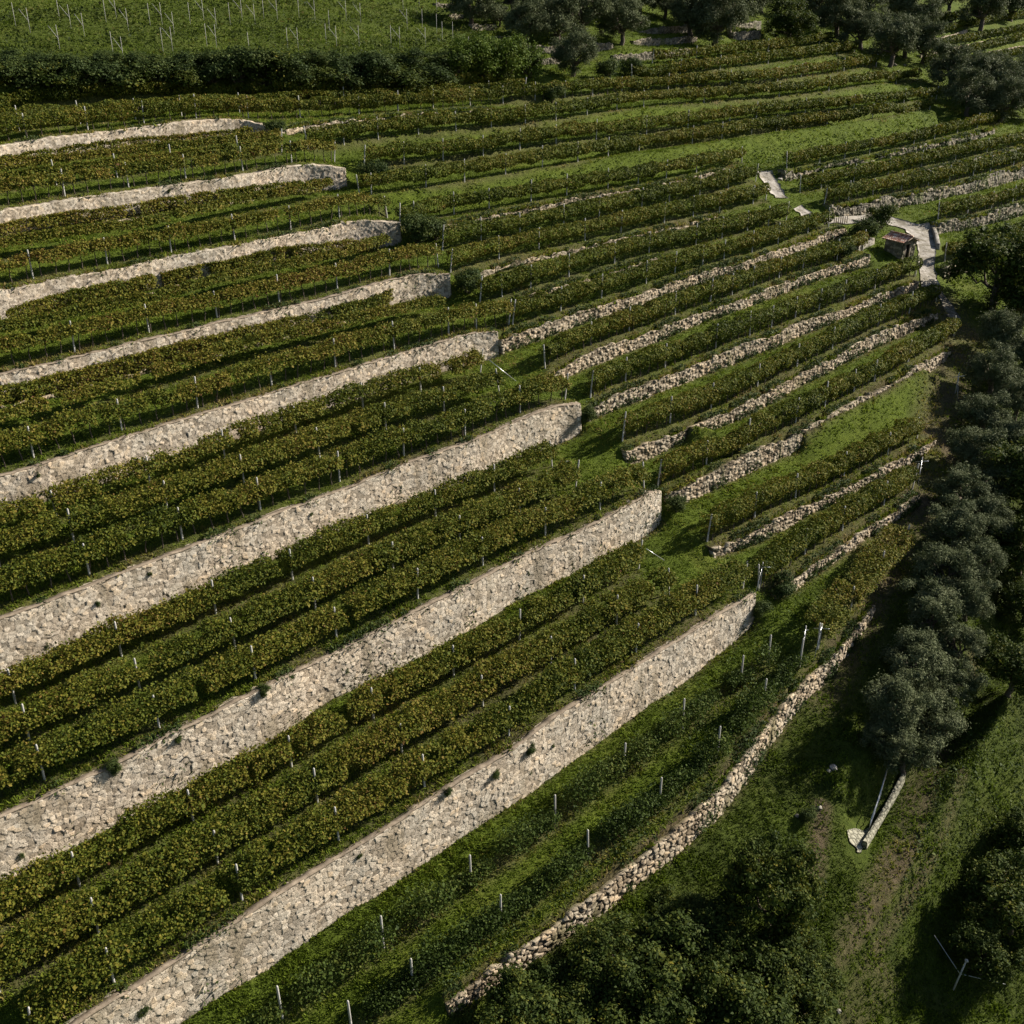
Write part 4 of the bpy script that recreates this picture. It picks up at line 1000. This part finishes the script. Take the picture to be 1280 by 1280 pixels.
OL_C = [(1248,446,66),(1284,470,66),(1236,492,66),(1268,525,64),(1226,540,66),(1255,575,64),(1216,590,68),(1246,628,66),(1200,640,70),(1228,676,66),(1190,690,72),(1215,728,66),(1174,742,74),(1205,775,66),(1162,795,78),(1194,830,66),(1142,850,80),(1180,880,74),(1112,908,86),(1158,928,82),(1128,966,80),(1205,740,50),(1105,945,60)]
OL_C.sort(key=lambda q: q[1])
for i, (u, v, w) in enumerate(OL_C):
    plant('olive', u, v, w*.96, 'grey olive tree, %s from the top in the dense column at right' % ORD[i], 'olive_tree', 'olive tree', 'olive trees in the column at right')
BR = [(985,55,64,'large dark broadleaf bush between the hilltop grove and upper right olives'),(1240,388,112,'dark leafy tree right of the gravel path below the rubble wall'),(1275,405,90,'dark leafy tree at the right edge above the olive column'),
      (1280,640,110,'black-green leafy tree at the right edge beside the middle olives'),(1272,720,95,'dark leafy tree at the right edge, second below the middle olives'),(1278,780,80,'dark shaded tree at the right edge above the grass gap'),
      (1262,870,95,'round dark tree at the right edge above the bramble slope'),(958,1172,112,'tall yellow-edged leafy tree above the bottom thicket'),
      (1262,1165,120,'dark bush tree at the lower right edge beside the leaning pole'),(1225,1215,90,'dark leafy bush just above the leaning pole'),(1290,1080,90,'dark tree at the right edge above the lower right bushes')]
for u, v, w, lab in BR: plant('broad', u, v, w, lab, 'broadleaf_tree', 'tree', None, 1.3 if 'tall' in lab else .85)
THK = [(640,1305,120),(700,1285,110),(760,1240,120),(745,1310,130),(820,1225,130),(840,1290,140),(880,1195,110),(900,1270,140),(965,1250,120),(930,1320,140),(985,1300,110),(1005,1230,80),(690,1245,70),(850,1160,80)]
THK.sort()
for i, (u, v, w) in enumerate(THK):
    plant('broad', u, v, w, 'dark leafy bush, %s from the left in the bottom thicket' % ORD[i], 'bush', 'bush', 'bushes of the bottom thicket', .85, .5)
BANK = [(u, 108 - (4 if 200 < u < 420 else 0) + (i % 2)*3, 56 + (i*7) % 18) for i, u in enumerate(range(-6, 560, 34))]
for i, (u, v, w) in enumerate(BANK):
    plant(('dark', 'shrub', 'dark', 'shrub', 'shrub')[i % 5], u, v, w, 'dark green shrub, %s from left on the bank below the pergola hill' % ORD[i], 'shrub', 'shrub', 'shrubs on the upper left bank', random.uniform(.6, .85))
BANK2 = [(u, 84 + (i % 3)*4, 42 + (i*5) % 14) for i, u in enumerate(range(10, 560, 42))]
for i, (u, v, w) in enumerate(BANK2):
    plant('shrub', u, v, w, 'green shrub, %s from left along the upper rim of the bank' % ORD[i], 'shrub', 'shrub', 'shrubs on the upper rim of the bank', .6)
for i, (u, v, w) in enumerate([(575,98,50),(603,96,52),(632,96,54),(660,96,46),(610,78,44),(640,80,40),(590,82,44)]):
    plant('ivy', u, v, w, 'bright green creeper-covered shrub, %s at the right end of the bank' % ORD[i], 'creeper_shrub', 'shrub', 'creeper-covered shrubs', 1.1)
MISC = [(522,304,44,'shrub','small shrub at the square right end of the sixth big wall'),(586,366,40,'shrub','small shrub touching the right end of the fifth big wall'),(545,300,34,'shrub','low shrub on the pinkish edging right of the sixth big wall'),
 (734,528,24,'shrub','small blue-green shrub at the right end of the third big wall'),(690,128,28,'shrub','single round shrub between the first two upper rows'),(345,172,26,'shrub','small dark shrub at the right end of the topmost big wall'),
 (760,100,34,'shrub','brownish shrub under the branching olive tree'),(790,96,30,'shrub','brownish low shrub right of the branching olive'),(1100,285,40,'dark','dark shrub behind the roof of the hut'),(1078,300,34,'shrub','green shrub on the terrace left of the hut'),
 (845,640,26,'shrub','leafy plant at the right end of the second big wall'),(948,770,26,'shrub','leafy plant at the right end of the lowest big wall'),(975,745,40,'shrub','green shrub above the curving wall near a cross-armed post'),(1052,322,28,'shrub','small green shrub on the wall left of the hut ledge'),
 (560,1190,0,'shrub',''),(1010,1025,24,'shrub','yellowish weed clump by the white litter in the grass'),(1140,875,30,'shrub','small shrub in the shade under the lower olives'),(470,232,40,'shrub','green shrub at the rounded end of the seventh big wall'),(640,80,38,'dark','dark shrub at the right end of the bank')]
for u, v, w, kd, lab in MISC:
    if lab: plant(kd, u, v, w, lab, 'shrub', 'shrub')

# plants hanging on the big walls
def on_wall(name, u, fr):
    st, wm, wh = WALL3[name]; dv = wm - [0, 0, CAM_Z]; depth = dv[:, 1]*CP - dv[:, 2]*SP
    uu = 640 + F_PX*dv[:, 0]/depth; j = int(np.argmin(np.abs(uu-u)))
    t = wm[min(j+1, len(wm)-1)]-wm[max(j-1, 0)]; t = t/np.linalg.norm(t)
    return wm[j] + np.array([t[1], -t[0], 0])*.2 + np.array([0, 0, (fr-.5)*wh[j]])
WP = [('w7', 150, 1.0, 1.0, 'dark bushy weed on the crest of the second big wall, left part'), ('w7', 335, 1.0, .9, 'bushy weed over the crest of the second big wall before its middle'), ('w8', 560, 1.0, .7, 'weed overhanging the lowest big wall left of the crack'),
 ('w8', 618, .75, .85, 'leafy plant in the crack of the lowest big wall'), ('w8', 656, .8, .9, 'creeper hanging over the step in the lowest big wall'), ('w8', 656, .35, .5, 'weed tuft low in the step of the lowest big wall'), ('w8', 445, .85, .4, 'weed on the crest of the lowest big wall, left half'),
      ('w8', 185, .6, .8, 'dark plant on the lowest big wall near the bottom edge'), ('w8', 690, .55, .45, 'small weed on the right half of the lowest big wall'), ('w8', 400, .2, .45, 'weed at the foot of the lowest big wall'),
      ('w7', 20, .3, .8, 'dark weed on the second big wall at the left edge'), ('w7', 655, .55, .4, 'weed on the right part of the second big wall'), ('w7', 435, .5, .4, 'weed in the middle of the second big wall'), ('w7', 220, .9, .6, 'dark weed on the crest of the second big wall'),
      ('w6', 47, .2, .6, 'dark weed on the third big wall near the left edge'), ('w6', 125, .6, .55, 'dark weed on the third big wall, left part'), ('w6', 190, .8, .4, 'weed near the crest of the third big wall'), ('w6', 390, .7, .35, 'weed on the middle of the third big wall'),
      ('w5', 45, .8, .5, 'weed near the crest of the fourth big wall at left'), ('w5', 182, .2, .4, 'weed at the foot of the fourth big wall'), ('w2', 210, .8, .5, 'dark weed on the crest of the seventh big wall')]
for nm_, u, fr, sc, lab in WP:
    p_ = on_wall(nm_, u, fr); cr, tk = PROTO['shrub'][random.randrange(3)]
    r_ = empty('wall_plant', p_ - [0, 0, .45*sc], random.uniform(0, 6)); r_.scale = (sc*.26, sc*.26, sc*.36); tag(r_, lab, 'wall plant', 'plants on the big walls')
    obj('foliage', cr, r_); obj('stems', tk, r_)

# ------------------------------------------------------------ pergola frames on the upper left hill, end frames, rails, poles
def frame_data():
    mb = MB(); mb.tube([(0, 0, -.5), (0, 0, 2.9)], [.03, .026], 6); p = mb.data('post', M_POST)
    mb = MB(); mb.tube([(.03, 0, 1.35), (-1.35, .1, 2.75)], [.026, .022], 6); mb.tube([(.04, 0, 1.35), (-.04, 0, 1.35)], [.045, .045], 6); a = mb.data('arm', M_POST)
    return p, a
FP, FA = frame_data()
FR = [(20,34,0),(38,41,1),(75,27,0),(89,36,1),(106,47,1),(133,29,0),(146,25,1),(161,40,1),(188,33,0),(203,32,1),(218,44,1),(238,31,0),(255,27,1),(271,38,1),(288,31,0),(303,26,1),(319,32,1),
      (330,24,0),(347,26,1),(374,23,0),(394,26,1),(412,39,0),(433,26,1),(451,29,1),(489,58,0),(509,36,1),(528,36,0),(546,42,0),(504,14,0),(524,8,0),(546,15,0),
      (75,63,1),(142,71,0),(155,78,1),(204,65,0),(216,64,1),(259,59,0),(271,60,1),(312,70,0),(360,63,0),(373,63,1),(408,57,0),(421,60,1),(449,59,1),(500,60,1),(532,60,1),(553,52,0),(566,52,0),(586,72,0)]
FR.sort()
for i, (u, v, a_) in enumerate(FR):
    q, _ = hit_ground(u, v)
    e = empty('pergola_frame', q[0], math.radians(-25) + random.uniform(-.1, .1)); e.scale = (.85, .85, .85)
    lab = 'thin pergola post %swith %s on the upper left hill, %s from left' % ('', 'slanting arm' if a_ else 'bare top', (ORD + ['thirty-first', 'thirty-second', 'thirty-third', 'thirty-fourth', 'thirty-fifth', 'thirty-sixth', 'thirty-seventh', 'thirty-eighth', 'thirty-ninth', 'fortieth', 'forty-first', 'forty-second', 'forty-third', 'forty-fourth', 'forty-fifth', 'forty-sixth', 'forty-seventh', 'forty-eighth', 'forty-ninth', 'fiftieth'])[i])
    tag(e, lab, 'pergola post', 'pergola posts on the upper left hill')
    obj('post', FP, e)
    if a_: obj('arm', FA, e)

def end_frame(u, v, rz, lab, h=2.0, arm=1.0):
    q, _ = hit_ground(u, v); e = empty('end_post', q[0], rz); tag(e, lab, 'end post')
    mb = MB(); mb.tube([(0, 0, -.4), (0, 0, h)], [.045, .04], 8); obj('post', mb.data('post', M_POST), e)
    mb = MB(); mb.tube([(-arm/2, 0, h-.5), (arm/2, 0, h-.25)], [.025, .025], 6); obj('cross_arm', mb.data('cross_arm', M_STEEL), e)
    mb = MB(); mb.tube([(0, 0, h-.2), (.1, -1.6, .0)], [.014, .014], 5); obj('guy_wire', mb.data('guy_wire', M_STEEL), e)
end_frame(950, 735, -.5, 'cross-armed end post at the right end of the lowest big wall')
end_frame(1023, 812, -.5, 'cross-armed end post in front of the short bushy pergola row')
end_frame(1148, 600, -.4, 'cross-armed end post in shade at the end of the second dry wall')
end_frame(1194, 492, -.3, 'cross-armed end post beside the shaded track, right of bright grass')
end_frame(1003, 815, -.4, 'plain white-headed end post left of the short bushy pergola row', 2.0, .3)
def rod(name, u0, v0, u1, v1, lab, z0=1.8, z1=.1):
    a, _ = hit_ground(u0, v0); b_, _ = hit_ground(u1, v1); mb = MB(); mb.tube([a[0]+[0, 0, z0], b_[0]+[0, 0, z1]], [.025, .025], 6)
    tag(obj(name, mb.data(name, M_STEEL)), lab, 'anchor rod')
rod('anchor_rod', 700, 596, 713, 578, 'pale anchor rod at the end of the rows below the third big wall', 1.2)
rod('anchor_rod', 612, 480, 645, 478, 'thin anchor wire at row ends below the fourth big wall', 1.9)
rod('anchor_rod', 806, 712, 830, 702, 'dark anchor rod at row ends below the second big wall', 1.6)
# leaning pole with two stay wires, lower right
a, _ = hit_ground(1190, 1238); e = empty('leaning_pole', a[0]); tag(e, 'leaning grey pole with two stay wires in the grass at lower right', 'pole')
mb = MB(); mb.tube([(0, 0, -.4), (.45, .15, 2.1)], [.05, .045], 7); mb.box((.46, .15, 2.13), (.16, .16, .1)); obj('pole', mb.data('pole', M_POST), e)
b1, _ = hit_ground(1164, 1185); b2, _ = hit_ground(1252, 1246)
for bb in (b1[0], b2[0]):
    mb = MB(); mb.tube([np.array((.25, .08, 1.2)), bb-a[0]+np.array((0, 0, .15 if bb is b2[0] else 1.0))], [.022, .022], 5); obj('stay_wire', mb.data('stay_wire', M_STEEL), e)
# railing and wall at the lower ramp
low_wall('stone_wall', [(1080,1060),(1092,1040),(1110,1009),(1128,974)], .5, .28, M_DRYPLAIN, 'short grey stone wall under the metal railing at lower right', 'stone wall')
rq, _ = hit_ground([1086, 1093, 1100, 1106], [1040, 1020, 998, 976]); e = empty('railing', rq[0]); tag(e, 'silver metal railing above the short stone wall at lower right', 'railing')
mb = MB(); mb.tube(rq - rq[0] + [0, 0, 1.0], [.035]*4, 8); obj('rail', mb.data('rail', M_STEEL), e)
mb = MB(); mb.tube(rq - rq[0] + [0, 0, .5], [.025]*4, 8); obj('rail', mb.data('rail', M_STEEL), e)
for q_ in rq:
    mb = MB(); mb.tube([q_-rq[0]+[0, 0, -.3], q_-rq[0]+[0, 0, 1.0]], [.03, .03], 6); obj('baluster', mb.data('baluster', M_STEEL), e)
# stakes by the path
mb = MB(); mb.tube([(0, 0, -.2), (0, 0, .85)], [.05, .045], 6); mb.tube([(0, 0, .85), (0, 0, .95)], [.045, .01], 6); STK = mb.data('wooden_stake', M_WOOD)
for i in range(7):
    q, _ = hit_ground(1042 + i*2.7, 282.5 - i*.35)
    o = obj('wooden_stake', STK, None, q[0]); tag(o, '%s wooden stake from the left at the edge of the concrete path' % ORD[i], 'stake', 'wooden stakes by the path')
# loose pale rocks in the shade and the grass
def rock(u, v, s, lab):
    q, _ = hit_ground(u, v); rg = np.random.default_rng(int(u)); n = 40
    import bmesh
    bm = bmesh.new(); bmesh.ops.create_icosphere(bm, subdivisions=2, radius=s)
    for vv in bm.verts: vv.co *= .7 + .5*rg.random(); vv.co.z *= .6
    me = bpy.data.meshes.new('rock'); bm.to_mesh(me); bm.free(); me.materials.append(M_PATH)
    tag(obj('rock', me, None, q[0] + [0, 0, s*.2]), lab, 'rock')
rock(1042, 960, .25, 'pale rock pile in the shade left of the lower olives'); rock(1036, 964, .15, 'small pale rock next to the shaded rock pile')
rock(1025, 1010, .15, 'white stone beside the wheel rut above the thicket'); rock(996, 1020, .14, 'tiny white stone in the grass by the curving wall')
rock(1048, 1264, .16, 'small white stone on the bare patch at the bottom'); rock(1075, 305, .3, 'pale stone beside the hut ledge'); rock(1131, 66+16, .3, 'rock beneath the upper right olives')
rock(1118, 82, .5, 'brownish rock on bare ground under the upper right olives'); rock(975, 245-20, .35, 'pale rock at the edge of the upper concrete strip')

# ------------------------------------------------------------ ground cover and grass (uncountable)
def on_path(x, y):
    bad = np.zeros(len(x), bool); P2 = np.stack([x, y], 1)
    for c, hw in PATH_LINES:
        bb = (c[:, 0].min()-4, c[:, 0].max()+4, c[:, 1].min()-4, c[:, 1].max()+4)
        nr_ = (x > bb[0]) & (x < bb[1]) & (y > bb[2]) & (y < bb[3])
        if nr_.any():
            d_, _, _, _ = poly_dist(P2[nr_], c); bad[np.where(nr_)[0][d_ < hw*.7]] = True
    return bad
def sample_field(f, x, y):
    cx, cy = to_cell(x, y); return f[np.clip(cy.round().astype(int), 0, NR-1), np.clip(cx.round().astype(int), 0, NT-1)]
def scatter(n, th=(-37, 37), r=(30, 250)):
    lr = np.log(r[0]) + (np.log(r[1])-np.log(r[0]))*rng.random(n); t = np.radians(th[0] + (th[1]-th[0])*rng.random(n))
    R_ = np.exp(lr); x = R_*np.sin(t); y = R_*np.cos(t)
    ok = (sample_field(WNEAR, x, y) == 0) & ~on_path(x, y)
    # only what the picture frame (with a margin) could see
    dv = np.stack([x, y, ground(x, y)-CAM_Z], 1); dp = dv[:, 1]*CP-dv[:, 2]*SP; u = 640+F_PX*dv[:, 0]/dp; up = dv[:, 1]*SP+dv[:, 2]*CP; v = 640-F_PX*up/dp
    ok &= (u > -150) & (u < 1430) & (v > -60) & (v < 1380)
    return x[ok], y[ok], R_[ok], u[ok], v[ok]
x, y, R_, u, v = scatter(430000)
dr = sample_field(dirt, x, y); lv = sample_field(lush, x, y)
k = rng.random(len(x)) > dr*.55; x, y, R_, dr, lv = (q[k] for q in (x, y, R_, dr, lv))
z = ground(x, y); dry = .45*dr
# longer, drier fringe along the wall crests
fx2, fy2, fz2 = [], [], []
for wname, (st, wm, wh) in WALL3.items():
    if st in ('low', 'far', 'grove'): continue
    r_ = np.hypot(wm[:, 0], wm[:, 1]).mean(); Lw = np.hypot(*np.diff(wm[:, :2], axis=0).T).sum(); m_ = int(Lw*(26 if st == 'big' else 34)*min(1.3, 80/r_))
    t_ = rng.random(m_)*(len(wm)-1.001); i_ = t_.astype(int); f_ = (t_-i_)[:, None]; P_ = wm[i_]*(1-f_) + wm[i_+1]*f_; h_ = wh[i_]*(1-f_[:, 0]) + wh[i_+1]*f_[:, 0]
    tg_ = wm[i_+1, :2]-wm[i_, :2]; tg_ /= np.linalg.norm(tg_, axis=1)[:, None]; bk_ = .05 + rng.random(m_)**1.5*.9
    kk = fnoise(t_*.5, t_*0, len(wname)+int(r_), 2.2) > (.42 if st == 'big' else .25)
    fx2.append((P_[:, 0]-tg_[:, 1]*bk_)[kk]); fy2.append((P_[:, 1]+tg_[:, 0]*bk_)[kk]); fz2.append((P_[:, 2]+h_/2-(.02 if st == 'big' else .15))[kk])
nf = sum(len(q) for q in fx2); n0 = len(x)
x = np.r_[x, np.concatenate(fx2)]; y = np.r_[y, np.concatenate(fy2)]; z = np.r_[z, np.concatenate(fz2)]; R_ = np.hypot(x, y); lv = np.r_[lv, np.zeros(nf)]; dry = np.r_[dry, .12 + .3*rng.random(nf)]
n = len(x); patch = fnoise(x, y, 51, 3.5); fine = fnoise(x, y, 52, .8); isf = np.arange(n) >= n0
hgt = (.055 + .16*patch*fine + .06*rng.random(n) + .16*isf*rng.random(n))*np.interp(R_, [35, 80, 200], [1, 1.2, 1.9])
wid = hgt*.26 + .008*R_/60
NB = 3
V = np.empty((n, NB, 3, 3))
for bl in range(NB):
    a = rng.random(n)*2*math.pi; ca, sa = np.cos(a), np.sin(a); ox = rng.normal(0, .08, n)*R_/60; oy = rng.normal(0, .08, n)*R_/60; lx, ly = rng.normal(0, .6, n)*hgt, rng.normal(0, .6, n)*hgt
    V[:, bl, 0] = np.stack([x+ox-ca*wid, y+oy-sa*wid, z-.02], 1); V[:, bl, 1] = np.stack([x+ox+ca*wid, y+oy+sa*wid, z-.02], 1); V[:, bl, 2] = np.stack([x+ox+lx, y+oy+ly, z+hgt*(.6+.5*rng.random(n))], 1)
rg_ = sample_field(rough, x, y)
tint = np.clip(.42 - .36*rg_ + .3*(fnoise(x, y, 53, 7)-.5) + .3*(fine-.5) + .15*lv + dry + rng.normal(0, .12, n), 0, 1)  # blade tint drops too where the lower-right shade is painted in
V = V.reshape(-1, 3)
tag(obj('grass', mesh_data('grass', V, [np.arange(len(V)).reshape(-1, 3)], {'tint': ('FACE', np.repeat(tint, NB))}, (M_GRASS,))), 'short rough grass growing on all the terraces and slopes', 'grass', None, 'stuff')

def cover(name, poly, n, hmax, size, mat, lab, seed, t0, stripe=0):
    x, y, R_, u, v = scatter(n); k = in_poly(u, v, poly); x, y, R_ = x[k], y[k], R_[k]; n = len(x)
    l1 = fnoise(x, y, seed, 1.6); l2 = fnoise(x, y, seed+1, .7); h = hmax*np.clip(1.5*l1*(.5+.8*l2)-.15, 0.03, 1)
    if stripe:
        ph = np.modf(ground(x, y)/stripe + .25*fnoise(x, y, seed+4, 6) + 50)[0]; band = np.clip(1.6*np.abs(ph*2-1)-.3, .05, 1)
        kk = rng.random(n) < .25 + .75*band; x, y, R_, l2, h, band = x[kk], y[kk], R_[kk], l2[kk], (h*(.25+.9*band))[kk], band[kk]; n = len(x)
        l2 = l2 + .9*(.5-band)*.6
    z = ground(x, y) + h*rng.random(n)**.35
    nr_ = rng.normal(size=(n, 3))*.8; nr_[:, 2] += .9
    s = size*np.exp(rng.normal(0, .3, n))*np.interp(R_, [40, 90, 200], [1, 1.2, 2.0])
    V, F = cards(np.stack([x, y, z], 1), nr_, s, s*.7)
    tag(obj(name, mesh_data(name, V, [F], {'tint': ('FACE', np.clip(t0 + .5*(l2-.5) + rng.normal(0, .15, n), 0, 1))}, (mat,))), lab, 'ground cover', None, 'stuff')
cover('hill_scrub', [(-80,-60),(560,-60),(600,10),(640,60),(560,70),(300,88),(-80,92)], 520000, 1.5, .17, M_HILL, 'tangled green scrub covering the upper left pergola hill', 61, .45, 2.1)
cover('bramble_cover', [(1185,900),(1280,860),(1400,850),(1400,1010),(1280,1010),(1180,1090),(1110,1180),(1130,1100),(1160,1000)], 420000, .5, .12, M_SHRUB, 'low brambles covering the slope at lower right', 65, .5)
# weeds that root in the dry walls and hang over their crests
Cs, Ns = [], []
for wname, (st, wm, wh) in WALL3.items():
    if st not in ('dry', 'rub', 'edge', 'big'): continue
    r_ = np.hypot(wm[:, 0], wm[:, 1]).mean(); Lw = np.hypot(*np.diff(wm[:, :2], axis=0).T).sum(); m_ = int(Lw*{'dry': 220, 'rub': 260, 'edge': 160, 'big': 150}[st]*min(1.3, 75/r_))
    t_ = rng.random(m_)*(len(wm)-1.001); i_ = t_.astype(int); f_ = (t_-i_)[:, None]; P_ = wm[i_]*(1-f_) + wm[i_+1]*f_; h_ = wh[i_]*(1-f_[:, 0]) + wh[i_+1]*f_[:, 0]
    tg_ = wm[i_+1, :2]-wm[i_, :2]; tg_ /= np.linalg.norm(tg_, axis=1)[:, None]; out_ = np.stack([tg_[:, 1], -tg_[:, 0]], 1)
    sd_ = int(r_)+len(wname); crest = rng.random(m_) < (.55 if st != 'big' else .8)
    lv_ = fnoise(t_*.5, t_*0+sd_, sd_, 1.7)*.6 + fnoise(t_*.5, t_*0+sd_, sd_+1, .6)*.4
    kk = lv_ > {'dry': .50, 'rub': .44, 'edge': .42, 'big': .62}[st]
    amt = np.clip((lv_-.42)*4, .2, 1.4)
    o_ = np.where(crest, rng.normal(-.12, .22, m_), .25 + .25*rng.random(m_)*amt)
    z_ = np.where(crest, h_/2 + .05 + .28*rng.random(m_)*amt - .35*(o_ > .05)*rng.random(m_), -h_/2 + h_*.75*rng.random(m_)*amt*rng.random(m_) + .05)
    C_ = np.c_[P_[:, :2] + out_*o_[:, None], P_[:, 2] + z_]; N_ = rng.normal(size=(m_, 3))*.7; N_[:, :2] += out_*.6; N_[:, 2] += .5
    Cs.append(C_[kk]); Ns.append(N_[kk])
C_ = np.concatenate(Cs); N_ = np.concatenate(Ns); R_ = np.hypot(C_[:, 0], C_[:, 1]); n = len(C_); s_ = .12*np.exp(rng.normal(0, .3, n))*np.interp(R_, [40, 90, 200], [1, 1.25, 2.0])
V, F = cards(C_, N_, s_, s_*.6)
tag(obj('wall_weeds', mesh_data('wall_weeds', V, [F], {'tint': ('FACE', np.clip(.42 + .35*(fnoise(C_[:, 0], C_[:, 1], 91, 1.5)-.5) + rng.normal(0, .15, n), 0, 1))}, (M_SHRUB,))), 'small wild weeds rooting in and hanging over the stone walls', 'weeds', None, 'stuff')
cover('bank_weeds', [(900,208),(960,184),(1060,166),(1165,142),(1180,160),(1090,182),(1010,203),(950,218)], 420000, .75, .16, M_IVY, 'tall bright weeds on the grassy bank above the concrete strip', 81, .6)
cover('bank_weeds', [(470,258),(640,226),(760,206),(900,186),(940,190),(800,216),(640,243),(500,276)], 420000, .5, .15, M_IVY, 'weedy grass on the long bank below the third upper row', 83, .6)
cover('weed_cover', [(830,655),(900,690),(985,735),(1040,760),(1000,830),(950,880),(880,930),(820,880),(945,790),(945,740),(870,700)], 260000, .35, .11, M_IVY, 'leafy weeds on the grass beside the lowest big wall end', 67, .3)
cover('crest_weeds', [(560,1240),(700,1130),(800,1060),(880,980),(940,900),(1000,840),(1000,800),(920,860),(800,990),(640,1120),(520,1230)], 230000, .4, .12, M_SHRUB, 'mixed weeds along the crest of the curving dry wall', 71, .45)
